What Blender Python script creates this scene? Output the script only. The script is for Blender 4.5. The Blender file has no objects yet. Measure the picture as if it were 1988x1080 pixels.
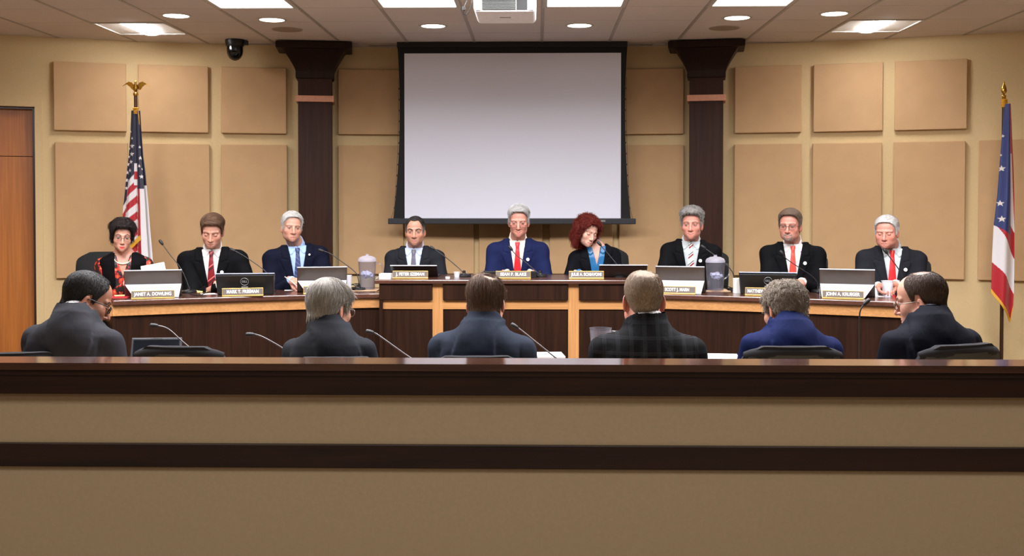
import bpy, bmesh, math, random
import numpy as np
from mathutils import Vector, Matrix

SC = bpy.context.scene
COL = SC.collection
PI = math.pi
R = math.radians

# ------------------------------------------------------------------ camera model (frame 1988 x 1080)
FPX = 2120.0
YAW = R(1.297)
PITCH = R(1.3)
CAMZ = 1.60
SHIFT = (FPX * math.tan(PITCH) - 142.0) / 1988.0
CEIL = CAMZ + 1.478


def ray(px, py):
    u = (px - 994.0) / FPX
    v = (540.0 - py + SHIFT * 1988.0) / FPX
    d = Vector((u, 1.0, v))
    c, s = math.cos(-PITCH), math.sin(-PITCH)
    d = Vector((d.x, d.y * c - d.z * s, d.y * s + d.z * c))
    c, s = math.cos(YAW), math.sin(YAW)
    return Vector((d.x * c - d.y * s, d.x * s + d.y * c, d.z))


def at(px, py, Y):
    """the point of the place seen at a pixel, at depth Y"""
    d = ray(px, py)
    return Vector((0, 0, CAMZ)) + d * (Y / d.y)


def onz(px, py, z):
    d = ray(px, py)
    return Vector((0, 0, CAMZ)) + d * ((z - CAMZ) / d.z)


# ------------------------------------------------------------------ materials
def lin(c):
    out = []
    for v in c[:3]:
        v = v / 255.0
        out.append(v / 12.92 if v <= 0.04045 else ((v + 0.055) / 1.055) ** 2.4)
    return (out[0], out[1], out[2], 1.0)


MATS = {}


def newmat(name):
    m = bpy.data.materials.new(name)
    m.use_nodes = True
    nt = m.node_tree
    b = nt.nodes['Principled BSDF']
    return m, nt, b


def N(nt, typ, **kw):
    n = nt.nodes.new(typ)
    for k, v in kw.items():
        if k.startswith('i_'):
            n.inputs[k[2:].replace('_', ' ')].default_value = v
        else:
            setattr(n, k, v)
    return n


def mapping(nt, scale, coord='Object', rot=(0, 0, 0)):
    tc = N(nt, 'ShaderNodeTexCoord')
    mp = N(nt, 'ShaderNodeMapping')
    mp.inputs['Scale'].default_value = scale
    mp.inputs['Rotation'].default_value = rot
    nt.links.new(tc.outputs[coord], mp.inputs['Vector'])
    return mp.outputs['Vector']


def ramp(nt, fac, stops):
    r = N(nt, 'ShaderNodeValToRGB')
    e = r.color_ramp.elements
    while len(e) < len(stops):
        e.new(0.5)
    for el, (p, c) in zip(e, stops):
        el.position = p
        el.color = c
    nt.links.new(fac, r.inputs['Fac'])
    return r.outputs['Color']


def noise(nt, vec, scale, detail=4, rough=0.5, dist=0.0):
    n = N(nt, 'ShaderNodeTexNoise')
    n.inputs['Scale'].default_value = scale
    n.inputs['Detail'].default_value = detail
    n.inputs['Roughness'].default_value = rough
    n.inputs['Distortion'].default_value = dist
    if vec is not None:
        nt.links.new(vec, n.inputs['Vector'])
    return n.outputs['Fac']


def bump(nt, b, h, strength=0.3, dist=0.01):
    n = N(nt, 'ShaderNodeBump')
    n.inputs['Strength'].default_value = strength
    n.inputs['Distance'].default_value = dist
    nt.links.new(h, n.inputs['Height'])
    nt.links.new(n.outputs['Normal'], b.inputs['Normal'])


def mixc(nt, fac, a, b, mode='MIX'):
    m = N(nt, 'ShaderNodeMix')
    m.data_type = 'RGBA'
    m.blend_type = mode
    for sock, v in ((m.inputs[0], fac), (m.inputs[6], a), (m.inputs[7], b)):
        if hasattr(v, 'is_linked'):
            nt.links.new(v, sock)
        else:
            sock.default_value = v
    return m.outputs[2]


def scal(c, k):
    return (min(1, c[0] * k), min(1, c[1] * k), min(1, c[2] * k), 1)


def plain(name, col, rough=0.5, metal=0.0, nscale=30.0, var=0.06, coat=0.0, spec=0.5, bumps=0.0):
    if name in MATS:
        return MATS[name]
    m, nt, b = newmat(name)
    c = lin(col)
    v = mapping(nt, (1, 1, 1))
    f = noise(nt, v, nscale, 3)
    nt.links.new(ramp(nt, f, [(0.3, scal(c, 1 - var)), (0.7, scal(c, 1 + var))]), b.inputs['Base Color'])
    b.inputs['Roughness'].default_value = rough
    b.inputs['Metallic'].default_value = metal
    b.inputs['Coat Weight'].default_value = coat
    b.inputs['Specular IOR Level'].default_value = spec
    if bumps:
        bump(nt, b, f, bumps, 0.004)
    MATS[name] = m
    return m


def wood(name, dark, light, rough=0.35, axis=0, scale=1.0, coat=0.15, spec=0.5):
    if name in MATS:
        return MATS[name]
    m, nt, b = newmat(name)
    s = [9 * scale] * 3
    s[axis] = 0.55 * scale
    v = mapping(nt, tuple(s))
    f = noise(nt, v, 2.2, 6, 0.62, 0.9)
    s2 = [70 * scale] * 3
    s2[axis] = 1.6 * scale
    f2 = noise(nt, mapping(nt, tuple(s2)), 2.0, 3, 0.5)
    c = ramp(nt, f, [(0.3, lin(dark)), (0.72, lin(light))])
    c2 = ramp(nt, f2, [(0.35, (0.78, 0.78, 0.78, 1)), (0.65, (1, 1, 1, 1))])
    nt.links.new(mixc(nt, 1.0, c, c2, 'MULTIPLY'), b.inputs['Base Color'])
    b.inputs['Roughness'].default_value = rough
    b.inputs['Coat Weight'].default_value = coat
    b.inputs['Coat Roughness'].default_value = 0.25
    b.inputs['Specular IOR Level'].default_value = spec
    bump(nt, b, f2, 0.08, 0.001)
    MATS[name] = m
    return m


def fabric(name, col, rough=0.95, weave=900.0, var=0.08, bmp=0.25):
    if name in MATS:
        return MATS[name]
    m, nt, b = newmat(name)
    c = lin(col)
    v = mapping(nt, (1, 1, 1))
    f = noise(nt, v, weave, 2)
    g = noise(nt, v, 6.0, 3)
    a = ramp(nt, f, [(0.3, scal(c, 1 - var)), (0.7, scal(c, 1 + var))])
    g2 = ramp(nt, g, [(0.3, (0.93, 0.93, 0.93, 1)), (0.7, (1, 1, 1, 1))])
    nt.links.new(mixc(nt, 1.0, a, g2, 'MULTIPLY'), b.inputs['Base Color'])
    b.inputs['Roughness'].default_value = rough
    b.inputs['Specular IOR Level'].default_value = 0.25
    bump(nt, b, f, bmp, 0.0015)
    MATS[name] = m
    return m


def glow(name, col, strength):
    if name in MATS:
        return MATS[name]
    m, nt, b = newmat(name)
    nt.nodes.remove(b)
    e = N(nt, 'ShaderNodeEmission')
    e.inputs['Color'].default_value = (col[0], col[1], col[2], 1)
    e.inputs['Strength'].default_value = strength
    nt.links.new(e.outputs[0], nt.nodes['Material Output'].inputs['Surface'])
    MATS[name] = m
    return m


def clear(name, col=(255, 255, 255), rough=0.02, ior=1.3, thin=0.85, milky=0.0):
    """clear plastic or glass: transparent with a fresnel gloss"""
    if name in MATS:
        return MATS[name]
    m, nt, b = newmat(name)
    nt.nodes.remove(b)
    t = N(nt, 'ShaderNodeBsdfTransparent')
    t.inputs['Color'].default_value = scal(lin(col), thin)
    g = N(nt, 'ShaderNodeBsdfGlossy')
    g.inputs['Roughness'].default_value = rough
    lw = N(nt, 'ShaderNodeLayerWeight')
    lw.inputs['Blend'].default_value = 0.5
    pw = N(nt, 'ShaderNodeMath', operation='POWER')
    nt.links.new(lw.outputs['Facing'], pw.inputs[0])
    pw.inputs[1].default_value = 3.0
    ml = N(nt, 'ShaderNodeMath', operation='MULTIPLY_ADD')
    nt.links.new(pw.outputs[0], ml.inputs[0])
    ml.inputs[1].default_value = 0.55
    ml.inputs[2].default_value = 0.03
    mx = N(nt, 'ShaderNodeMixShader')
    nt.links.new(ml.outputs[0], mx.inputs[0])
    nt.links.new(t.outputs[0], mx.inputs[1])
    nt.links.new(g.outputs[0], mx.inputs[2])
    out = mx.outputs[0]
    if milky:
        df = N(nt, 'ShaderNodeBsdfDiffuse')
        df.inputs['Color'].default_value = lin(col)
        tl = N(nt, 'ShaderNodeBsdfTranslucent')
        tl.inputs['Color'].default_value = lin(col)
        m1 = N(nt, 'ShaderNodeMixShader')
        m1.inputs[0].default_value = 0.5
        nt.links.new(df.outputs[0], m1.inputs[1])
        nt.links.new(tl.outputs[0], m1.inputs[2])
        m2 = N(nt, 'ShaderNodeMixShader')
        m2.inputs[0].default_value = milky
        nt.links.new(out, m2.inputs[1])
        nt.links.new(m1.outputs[0], m2.inputs[2])
        out = m2.outputs[0]
    nt.links.new(out, nt.nodes['Material Output'].inputs['Surface'])
    MATS[name] = m
    return m


# ------------------------------------------------------------------ mesh building
class MB:
    def __init__(s):
        s.v, s.f = [], []

    def add(s, vs, fs):
        o = len(s.v)
        s.v += [tuple(p) for p in vs]
        s.f += [tuple(i + o for i in f) for f in fs]
        return s

    def box(s, x0, x1, y0, y1, z0, z1, M=None):
        vs = [(x, y, z) for z in (z0, z1) for y in (y0, y1) for x in (x0, x1)]
        if M is not None:
            vs = [M @ Vector(p) for p in vs]
        return s.add(vs, [(0, 2, 3, 1), (4, 5, 7, 6), (0, 1, 5, 4), (2, 6, 7, 3), (0, 4, 6, 2), (1, 3, 7, 5)])

    def prism(s, poly, h0, h1, axis='z', M=None):
        """closed polygon (counter-clockwise) extruded along an axis"""
        n = len(poly)

        def mk(a, b, h):
            return {'z': (a, b, h), 'y': (a, h, b), 'x': (h, a, b)}[axis]
        vs = [mk(a, b, h0) for a, b in poly] + [mk(a, b, h1) for a, b in poly]
        if M is not None:
            vs = [M @ Vector(p) for p in vs]
        fs = [tuple(range(n))[::-1], tuple(range(n, 2 * n))]
        fs += [(i, (i + 1) % n, n + (i + 1) % n, n + i) for i in range(n)]
        return s.add(vs, fs)

    def tube(s, pts, r, n=8, cap=True):
        pts = [Vector(p) for p in pts]
        rs = r if isinstance(r, (list, tuple)) else [r] * len(pts)
        t0 = (pts[1] - pts[0]).normalized()
        up = Vector((0, 0, 1)) if abs(t0.z) < 0.9 else Vector((1, 0, 0))
        a = t0.cross(up).normalized()
        vs, fs = [], []
        for i, p in enumerate(pts):
            t = (pts[min(i + 1, len(pts) - 1)] - pts[max(i - 1, 0)]).normalized()
            a = (a - t * a.dot(t)).normalized()
            b = t.cross(a)
            for k in range(n):
                w = 2 * PI * k / n
                vs.append(p + (a * math.cos(w) + b * math.sin(w)) * rs[i])
        for i in range(len(pts) - 1):
            for k in range(n):
                k2 = (k + 1) % n
                fs.append((i * n + k, i * n + k2, (i + 1) * n + k2, (i + 1) * n + k))
        if cap:
            fs.append(tuple(range(n))[::-1])
            fs.append(tuple((len(pts) - 1) * n + k for k in range(n)))
        return s.add(vs, fs)

    def lathe(s, prof, n=24, c=(0, 0, 0), M=None, sx=1.0, sy=1.0, cap=True):
        vs, fs = [], []
        for r, z in prof:
            for k in range(n):
                w = 2 * PI * k / n
                p = Vector((c[0] + r * math.cos(w) * sx, c[1] + r * math.sin(w) * sy, c[2] + z))
                vs.append(M @ p if M is not None else p)
        m = len(prof)
        for i in range(m - 1):
            for k in range(n):
                k2 = (k + 1) % n
                fs.append((i * n + k, i * n + k2, (i + 1) * n + k2, (i + 1) * n + k))
        if cap:
            if prof[0][0] > 1e-5:
                fs.append(tuple(range(n))[::-1])
            if prof[-1][0] > 1e-5:
                fs.append(tuple((m - 1) * n + k for k in range(n)))
        return s.add(vs, fs)

    def grid(s, P, closed_u=False):
        """P[i][j] points"""
        a, b = len(P), len(P[0])
        vs = [p for row in P for p in row]
        fs = []
        for i in range(a - 1):
            for j in range(b if closed_u else b - 1):
                j2 = (j + 1) % b
                fs.append((i * b + j, i * b + j2, (i + 1) * b + j2, (i + 1) * b + j))
        return s.add(vs, fs)

    def slab(s, P, off):
        """a grid of points thickened by the vector function off(i, j)"""
        a, b = len(P), len(P[0])
        Q = [[Vector(P[i][j]) + Vector(off(i, j)) for j in range(b)] for i in range(a)]
        s.grid(P)
        o = len(s.v)
        s.grid(Q)
        fs2 = s.f[-(a - 1) * (b - 1):]
        s.f[-(a - 1) * (b - 1):] = [f[::-1] for f in fs2]
        o1 = o - a * b
        for j in range(b - 1):
            s.f.append((o1 + j, o + j, o + j + 1, o1 + j + 1))
            e = (a - 1) * b
            s.f.append((o1 + e + j, o1 + e + j + 1, o + e + j + 1, o + e + j))
        for i in range(a - 1):
            s.f.append((o1 + i * b, o1 + (i + 1) * b, o + (i + 1) * b, o + i * b))
            e = b - 1
            s.f.append((o1 + i * b + e, o + i * b + e, o + (i + 1) * b + e, o1 + (i + 1) * b + e))
        return s

    def build(s, name, mat, parent=None, smooth=False, bevel=0.0, seg=2):
        me = bpy.data.meshes.new(name)
        me.from_pydata([tuple(v) for v in s.v], [], s.f)
        me.update()
        bm = bmesh.new()
        bm.from_mesh(me)
        bmesh.ops.recalc_face_normals(bm, faces=bm.faces)
        bm.to_mesh(me)
        bm.free()
        o = bpy.data.objects.new(name, me)
        COL.objects.link(o)
        if mat is not None:
            me.materials.append(mat)
        if parent is not None:
            o.parent = parent
        if smooth:
            me.polygons.foreach_set('use_smooth', [True] * len(me.polygons))
            try:
                me.set_sharp_from_angle(angle=R(smooth if smooth is not True else 40))
            except Exception:
                pass
        if bevel:
            md = o.modifiers.new('edge', 'BEVEL')
            md.width = bevel
            md.segments = seg
            md.limit_method = 'ANGLE'
            md.angle_limit = R(35)
        return o


def tag(o, label=None, cat=None, group=None, kind=None):
    if label:
        o['label'] = label
    if cat:
        o['category'] = cat
    if group:
        o['group'] = group
    if kind:
        o['kind'] = kind
    return o


def thing(name, label, cat, loc=(0, 0, 0), rz=0.0, group=None, kind=None):
    o = bpy.data.objects.new(name, None)
    o.empty_display_size = 0.05
    COL.objects.link(o)
    o.location = loc
    o.rotation_euler = (0, 0, rz)
    return tag(o, label, cat, group, kind)


def struct(o):
    o['kind'] = 'structure'
    return o


def dup(root, loc, rz=0.0, label=None, group=None):
    r = root.copy()
    COL.objects.link(r)
    r.location = loc
    r.rotation_euler = (0, 0, rz)
    if label:
        r['label'] = label
    if group:
        r['group'] = group
    for ch in list(root.children):
        c = ch.copy()
        COL.objects.link(c)
        c.parent = r
        for g in list(ch.children):
            d = g.copy()
            COL.objects.link(d)
            d.parent = c
    return r

# ------------------------------------------------------------------ figures: smooth solids polygonised on a grid
def smin(a, b, k):
    if k <= 0:
        return np.minimum(a, b)
    h = np.clip(0.5 + 0.5 * (b - a) / k, 0, 1)
    return b * (1 - h) + a * h - k * h * (1 - h)


def smax(a, b, k):
    return -smin(-a, -b, k)


def sstep(e0, e1, x):
    t = np.clip((x - e0) / (e1 - e0), 0, 1)
    return t * t * (3 - 2 * t)


def cone(a, b, ra, rb):
    a = np.array(a, float)
    b = np.array(b, float)
    ab = b - a
    L = max(float(ab @ ab), 1e-9)

    def fn(X, Y, Z):
        px, py, pz = X - a[0], Y - a[1], Z - a[2]
        t = np.clip((px * ab[0] + py * ab[1] + pz * ab[2]) / L, 0, 1)
        return np.sqrt((px - ab[0] * t) ** 2 + (py - ab[1] * t) ** 2 + (pz - ab[2] * t) ** 2) - (ra + (rb - ra) * t)
    m = max(ra, rb)
    return fn, np.minimum(a, b) - m, np.maximum(a, b) + m


def ell(c, r, rz=0.0):
    c = np.array(c, float)
    r = np.array(r, float)
    cs, sn = math.cos(rz), math.sin(rz)

    def fn(X, Y, Z):
        x, y, z = X - c[0], Y - c[1], Z - c[2]
        if rz:
            x, y = x * cs + y * sn, -x * sn + y * cs
        k0 = np.sqrt((x / r[0]) ** 2 + (y / r[1]) ** 2 + (z / r[2]) ** 2)
        k1 = np.sqrt((x / r[0] ** 2) ** 2 + (y / r[1] ** 2) ** 2 + (z / r[2] ** 2) ** 2) + 1e-6
        return k0 * (k0 - 1) / k1
    m = np.array([max(r[0], r[1])] * 2 + [r[2]]) if rz else r
    return fn, c - m, c + m


class Field:
    def __init__(s, lo, hi, step):
        s.ax = [np.arange(lo[i], hi[i] + step, step, dtype=np.float32) for i in range(3)]
        s.F = np.full([len(a) for a in s.ax], 0.06, np.float32)

    def sl(s, lo, hi, m):
        r = []
        for i in range(3):
            a = max(int(np.searchsorted(s.ax[i], lo[i] - m)) - 1, 0)
            b = min(int(np.searchsorted(s.ax[i], hi[i] + m)) + 1, len(s.ax[i]))
            r.append(slice(a, max(b, a)))
        return tuple(r)

    def pts(s, q):
        return s.ax[0][q[0]][:, None, None], s.ax[1][q[1]][None, :, None], s.ax[2][q[2]][None, None, :]

    def uni(s, p, k=0.0):
        fn, lo, hi = p
        q = s.sl(lo, hi, 0.03 + k)
        if s.F[q].size:
            s.F[q] = smin(s.F[q], fn(*s.pts(q)).astype(np.float32), k)

    def sub(s, p, k=0.0):
        fn, lo, hi = p
        q = s.sl(lo, hi, 0.02 + k)
        if s.F[q].size:
            s.F[q] = smax(s.F[q], -fn(*s.pts(q)).astype(np.float32), k)

    def all(s):
        return s.pts((slice(None),) * 3)

    def mesh(s):
        return nets(s.F, s.ax)


def nets(F, ax):
    """surface nets: one vertex per sign-changing cell, one quad per sign-changing edge"""
    S = F < 0
    c = S[:-1, :-1, :-1].astype(np.int8)
    for i in (0, 1):
        for j in (0, 1):
            for k in (0, 1):
                if i + j + k:
                    c = c + S[i:S.shape[0] - 1 + i, j:S.shape[1] - 1 + j, k:S.shape[2] - 1 + k]
    I, J, K = np.nonzero((c > 0) & (c < 8))
    if not len(I):
        return np.zeros((0, 3)), np.zeros((0, 4), int)
    idx = np.full(c.shape, -1, np.int64)
    idx[I, J, K] = np.arange(len(I))
    acc = np.zeros((len(I), 3))
    cnt = np.zeros(len(I))
    cor = [(i, j, k) for i in (0, 1) for j in (0, 1) for k in (0, 1)]
    for a in cor:
        for d in range(3):
            if a[d]:
                continue
            b = list(a)
            b[d] = 1
            fa = F[I + a[0], J + a[1], K + a[2]].astype(float)
            fb = F[I + b[0], J + b[1], K + b[2]].astype(float)
            m = (fa < 0) != (fb < 0)
            t = np.where(m, fa / np.where(fa == fb, 1, fa - fb), 0)
            p = np.zeros((len(I), 3)) + np.array(a)
            p[:, d] += t
            acc[m] += p[m]
            cnt[m] += 1
    fr = acc / cnt[:, None]
    V = np.stack([ax[d][ij] + fr[:, d] * (ax[d][np.minimum(ij + 1, len(ax[d]) - 1)] - ax[d][ij]) for d, ij in enumerate((I, J, K))], 1)
    quads = []
    for d in range(3):
        s0 = [slice(None)] * 3
        s1 = [slice(None)] * 3
        s0[d] = slice(0, -1)
        s1[d] = slice(1, None)
        A, B = S[tuple(s0)], S[tuple(s1)]
        e = np.array(np.nonzero(A != B))
        u, w = (d + 1) % 3, (d + 2) % 3
        ok = (e[u] > 0) & (e[w] > 0) & (e[u] < c.shape[u]) & (e[w] < c.shape[w])
        e = e[:, ok]
        q = []
        for du, dw in ((-1, -1), (0, -1), (0, 0), (-1, 0)):
            f = e.copy()
            f[u] += du
            f[w] += dw
            q.append(idx[f[0], f[1], f[2]])
        q = np.stack(q, 1)
        flip = ~A[e[0], e[1], e[2]]
        q[flip] = q[flip][:, ::-1]
        quads.append(q)
    Q = np.concatenate(quads)
    return V, Q[(Q >= 0).all(1)]


def npmesh(name, V, Q, mat, parent, col=None, smooth=True):
    me = bpy.data.meshes.new(name)
    n, m = len(V), len(Q)
    w = Q.shape[1] if m else 4
    me.vertices.add(n)
    me.vertices.foreach_set('co', np.ascontiguousarray(V, np.float32).ravel())
    me.loops.add(m * w)
    me.loops.foreach_set('vertex_index', np.ascontiguousarray(Q, np.int32).ravel())
    me.polygons.add(m)
    me.polygons.foreach_set('loop_start', np.arange(m, dtype=np.int32) * w)
    me.update(calc_edges=True)
    me.validate()
    if smooth:
        me.polygons.foreach_set('use_smooth', np.ones(len(me.polygons), bool))
    if col is not None:
        at_ = me.color_attributes.new('tint', 'FLOAT_COLOR', 'POINT')
        c4 = np.ones((n, 4), np.float32)
        c4[:, :3] = col
        at_.data.foreach_set('color', c4.ravel())
    o = bpy.data.objects.new(name, me)
    COL.objects.link(o)
    me.materials.append(mat)
    o.parent = parent
    return o


def skin_mat():
    if 'skin' in MATS:
        return MATS['skin']
    m, nt, b = newmat('skin')
    a = N(nt, 'ShaderNodeAttribute', attribute_name='tint')
    f = noise(nt, mapping(nt, (1, 1, 1)), 90, 3)
    v = ramp(nt, f, [(0.3, (0.94, 0.92, 0.92, 1)), (0.7, (1, 1, 1, 1))])
    nt.links.new(mixc(nt, 1.0, a.outputs['Color'], v, 'MULTIPLY'), b.inputs['Base Color'])
    b.inputs['Roughness'].default_value = 0.48
    b.inputs['Subsurface Weight'].default_value = 0.08
    b.inputs['Subsurface Scale'].default_value = 0.01
    b.inputs['Subsurface Radius'].default_value = (1.0, 0.35, 0.2)
    b.inputs['Specular IOR Level'].default_value = 0.4
    MATS['skin'] = m
    return m


def hair_mat(rough=0.6):
    if 'hair' in MATS:
        return MATS['hair']
    m, nt, b = newmat('hair')
    a = N(nt, 'ShaderNodeAttribute', attribute_name='tint')
    nt.links.new(a.outputs['Color'], b.inputs['Base Color'])
    b.inputs['Roughness'].default_value = rough
    b.inputs['Specular IOR Level'].default_value = 0.2
    f = noise(nt, mapping(nt, (1, 1, 0.35)), 420, 3)
    bump(nt, b, f, 0.35, 0.002)
    MATS['hair'] = m
    return m


def suit_mat(name, col, plaid=None, sheen=0.0):
    if name in MATS:
        return MATS[name]
    m, nt, b = newmat(name)
    c = lin(col)
    v = mapping(nt, (1, 1, 1))
    f = noise(nt, v, 700, 2)
    base = ramp(nt, f, [(0.3, scal(c, 0.88)), (0.7, scal(c, 1.12))])
    if plaid is not None:
        lines = None
        for ax_, per, wd in (('BANDS', 0.062, 0.0), ('BANDS', 0.062, 0.0)):
            pass
        sep = N(nt, 'ShaderNodeSeparateXYZ')
        tc = N(nt, 'ShaderNodeTexCoord')
        nt.links.new(tc.outputs['Object'], sep.inputs[0])
        acc = None
        for out, per, groups in (('X', 0.058, (0.30, 0.38, 0.46, 0.54)), ('Z', 0.066, (0.34, 0.42, 0.50))):
            dv = N(nt, 'ShaderNodeMath', operation='DIVIDE')
            nt.links.new(sep.outputs[out], dv.inputs[0])
            dv.inputs[1].default_value = per
            fr = N(nt, 'ShaderNodeMath', operation='FRACT')
            nt.links.new(dv.outputs[0], fr.inputs[0])
            for g in groups:
                cp = N(nt, 'ShaderNodeMath', operation='COMPARE')
                nt.links.new(fr.outputs[0], cp.inputs[0])
                cp.inputs[1].default_value = g
                cp.inputs[2].default_value = 0.018
                if acc is None:
                    acc = cp.outputs[0]
                else:
                    ad = N(nt, 'ShaderNodeMath', operation='MAXIMUM')
                    nt.links.new(acc, ad.inputs[0])
                    nt.links.new(cp.outputs[0], ad.inputs[1])
                    acc = ad.outputs[0]
        base = mixc(nt, acc, base, lin(plaid))
    nt.links.new(base, b.inputs['Base Color'])
    b.inputs['Roughness'].default_value = 0.8
    b.inputs['Specular IOR Level'].default_value = 0.07
    g = noise(nt, mapping(nt, (1, 1, 0.6)), 11, 3, 0.5, 0.8)
    ad = N(nt, 'ShaderNodeMath', operation='MULTIPLY_ADD')
    nt.links.new(f, ad.inputs[0])
    ad.inputs[1].default_value = 0.04
    nt.links.new(g, ad.inputs[2])
    bump(nt, b, ad.outputs[0], 0.35, 0.012)
    MATS[name] = m
    return m


def stripe_mat(name, base, cols, period, ang, rough=0.5):
    """a woven tie: diagonal stripes; cols = [(start fraction, colour)]"""
    if name in MATS:
        return MATS[name]
    m, nt, b = newmat(name)
    sep = N(nt, 'ShaderNodeSeparateXYZ')
    nt.links.new(mapping(nt, (1, 1, 1), rot=(0, ang, 0)), sep.inputs[0])
    dv = N(nt, 'ShaderNodeMath', operation='DIVIDE')
    nt.links.new(sep.outputs['Z'], dv.inputs[0])
    dv.inputs[1].default_value = period
    fr = N(nt, 'ShaderNodeMath', operation='FRACT')
    nt.links.new(dv.outputs[0], fr.inputs[0])
    r = N(nt, 'ShaderNodeValToRGB')
    r.color_ramp.interpolation = 'CONSTANT'
    e = r.color_ramp.elements
    stops = [(0.0, base)] + cols
    while len(e) < len(stops):
        e.new(0.5)
    for el, (p, c) in zip(e, stops):
        el.position = p
        el.color = lin(c)
    nt.links.new(fr.outputs[0], r.inputs['Fac'])
    nt.links.new(r.outputs['Color'], b.inputs['Base Color'])
    b.inputs['Roughness'].default_value = rough
    MATS[name] = m
    return m


def rot3(yaw, pitch, roll):
    return np.array((Matrix.Rotation(yaw, 3, 'Z') @ Matrix.Rotation(pitch, 3, 'X') @ Matrix.Rotation(roll, 3, 'Y')))


SKIN = {'fair': (182, 134, 114), 'pink': (186, 128, 111), 'warm': (172, 124, 102), 'tan': (140, 96, 75), 'pale': (194, 152, 134)}


def head_prims(h):
    """(op, primitive, blend) for a head: eyes at z=0, face towards -Y, chin at -0.118, crown at +0.118"""
    w = h.get('w', 1.0)
    jw = h.get('jaw', 1.0)
    fat = h.get('fat', 0.0)
    ns = h.get('nose', 1.0)
    P = []
    A = lambda p, k: P.append(('+', p, k))
    S = lambda p, k: P.append(('-', p, k))
    A(ell((0, 0.018, 0.035), (0.076 * w, 0.098, 0.083)), 0)
    A(ell((0, -0.030, 0.040), (0.062 * w, 0.053, 0.060)), 0.02)
    A(ell((0, -0.024, -0.030), ((0.064 + 0.5 * fat) * w, 0.064, 0.072)), 0.025)
    A(ell((0, -0.026, -0.070), ((0.050 + fat) * jw, 0.058, 0.046)), 0.03)
    A(ell((0, -0.073, -0.098), (0.020 * jw, 0.018, 0.018)), 0.025)
    for s in (-1, 1):
        A(ell((s * 0.043 * w, -0.054, -0.026), (0.024, 0.024, 0.024)), 0.02)
        A(cone((s * 0.012, -0.083, 0.022), (s * 0.050 * w, -0.066, 0.021), 0.010, 0.008), 0.012)
        A(ell((s * 0.043 * jw, -0.008, -0.066), (0.015, 0.026, 0.020)), 0.03)
    for s in (-1, 1):
        S(ell((s * 0.033, -0.1000, 0.001), (0.020, 0.0185, 0.0125)), 0.011)
        A(ell((s * 0.033, -0.0735, -0.001), (0.0148, 0.0125, 0.0125)), 0.003)
    A(cone((0, -0.084, 0.010), (0, -0.108 - 0.004 * (ns - 1) * 10, -0.038), 0.0085 * ns, 0.0115 * ns), 0.008)
    for s in (-1, 1):
        A(ell((s * 0.0125 * ns, -0.093, -0.043), (0.0085 * ns, 0.011, 0.008)), 0.006)
        S(ell((s * 0.007, -0.103, -0.0515), (0.003, 0.006, 0.003)), 0.002)
    A(ell((0, -0.076, -0.076), (0.030, 0.017, 0.022)), 0.014)
    lp = h.get('lips', 1.0)
    sm = h.get('smile', 0.0)
    for s in (-1, 1):
        A(cone((0, -0.0925, -0.0705), (s * 0.020, -0.083, -0.0735 + sm), 0.0042 * lp, 0.0022), 0.004)
        A(cone((0, -0.0915, -0.080), (s * 0.018, -0.083, -0.0770 + sm), 0.0050 * lp, 0.0022), 0.004)
        S(cone((0, -0.0985, -0.0752), (s * 0.0245, -0.0875, -0.0752 + sm), 0.0022, 0.0018), 0.0025)
        fo = h.get('fold', 0.5)
        if fo > 0:
            S(cone((s * 0.0185, -0.099, -0.046), (s * 0.034, -0.0855, -0.078), 0.0026 * fo + 0.001, 0.002), 0.007)
    es = h.get('ear', 1.0)
    for s in (-1, 1):
        c = (s * 0.0775 * w, 0.014, -0.016)
        A(ell(c, (0.0075, 0.0185 * es, 0.031 * es), -s * 0.45), 0.004)
        S(ell((c[0] + s * 0.0065, c[1] - 0.006, c[2] + 0.002), (0.005, 0.009, 0.016), -s * 0.45), 0.004)
    return P


def frame_prim(p, o, Rm, sc):
    """a primitive given in a local frame (origin o, rotation Rm, scale sc) in the outer frame"""
    fn, lo, hi = p

    def g(X, Y, Z):
        x, y, z = X - o[0], Y - o[1], Z - o[2]
        a = (Rm[0, 0] * x + Rm[1, 0] * y + Rm[2, 0] * z) / sc
        b = (Rm[0, 1] * x + Rm[1, 1] * y + Rm[2, 1] * z) / sc
        c = (Rm[0, 2] * x + Rm[1, 2] * y + Rm[2, 2] * z) / sc
        return fn(a, b, c) * sc
    cs = np.array([[(lo, hi)[i][0], (lo, hi)[j][1], (lo, hi)[k][2]] for i in (0, 1) for j in (0, 1) for k in (0, 1)]) * sc
    cs = cs @ Rm.T + np.array(o)
    return g, cs.min(0), cs.max(0)


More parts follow.
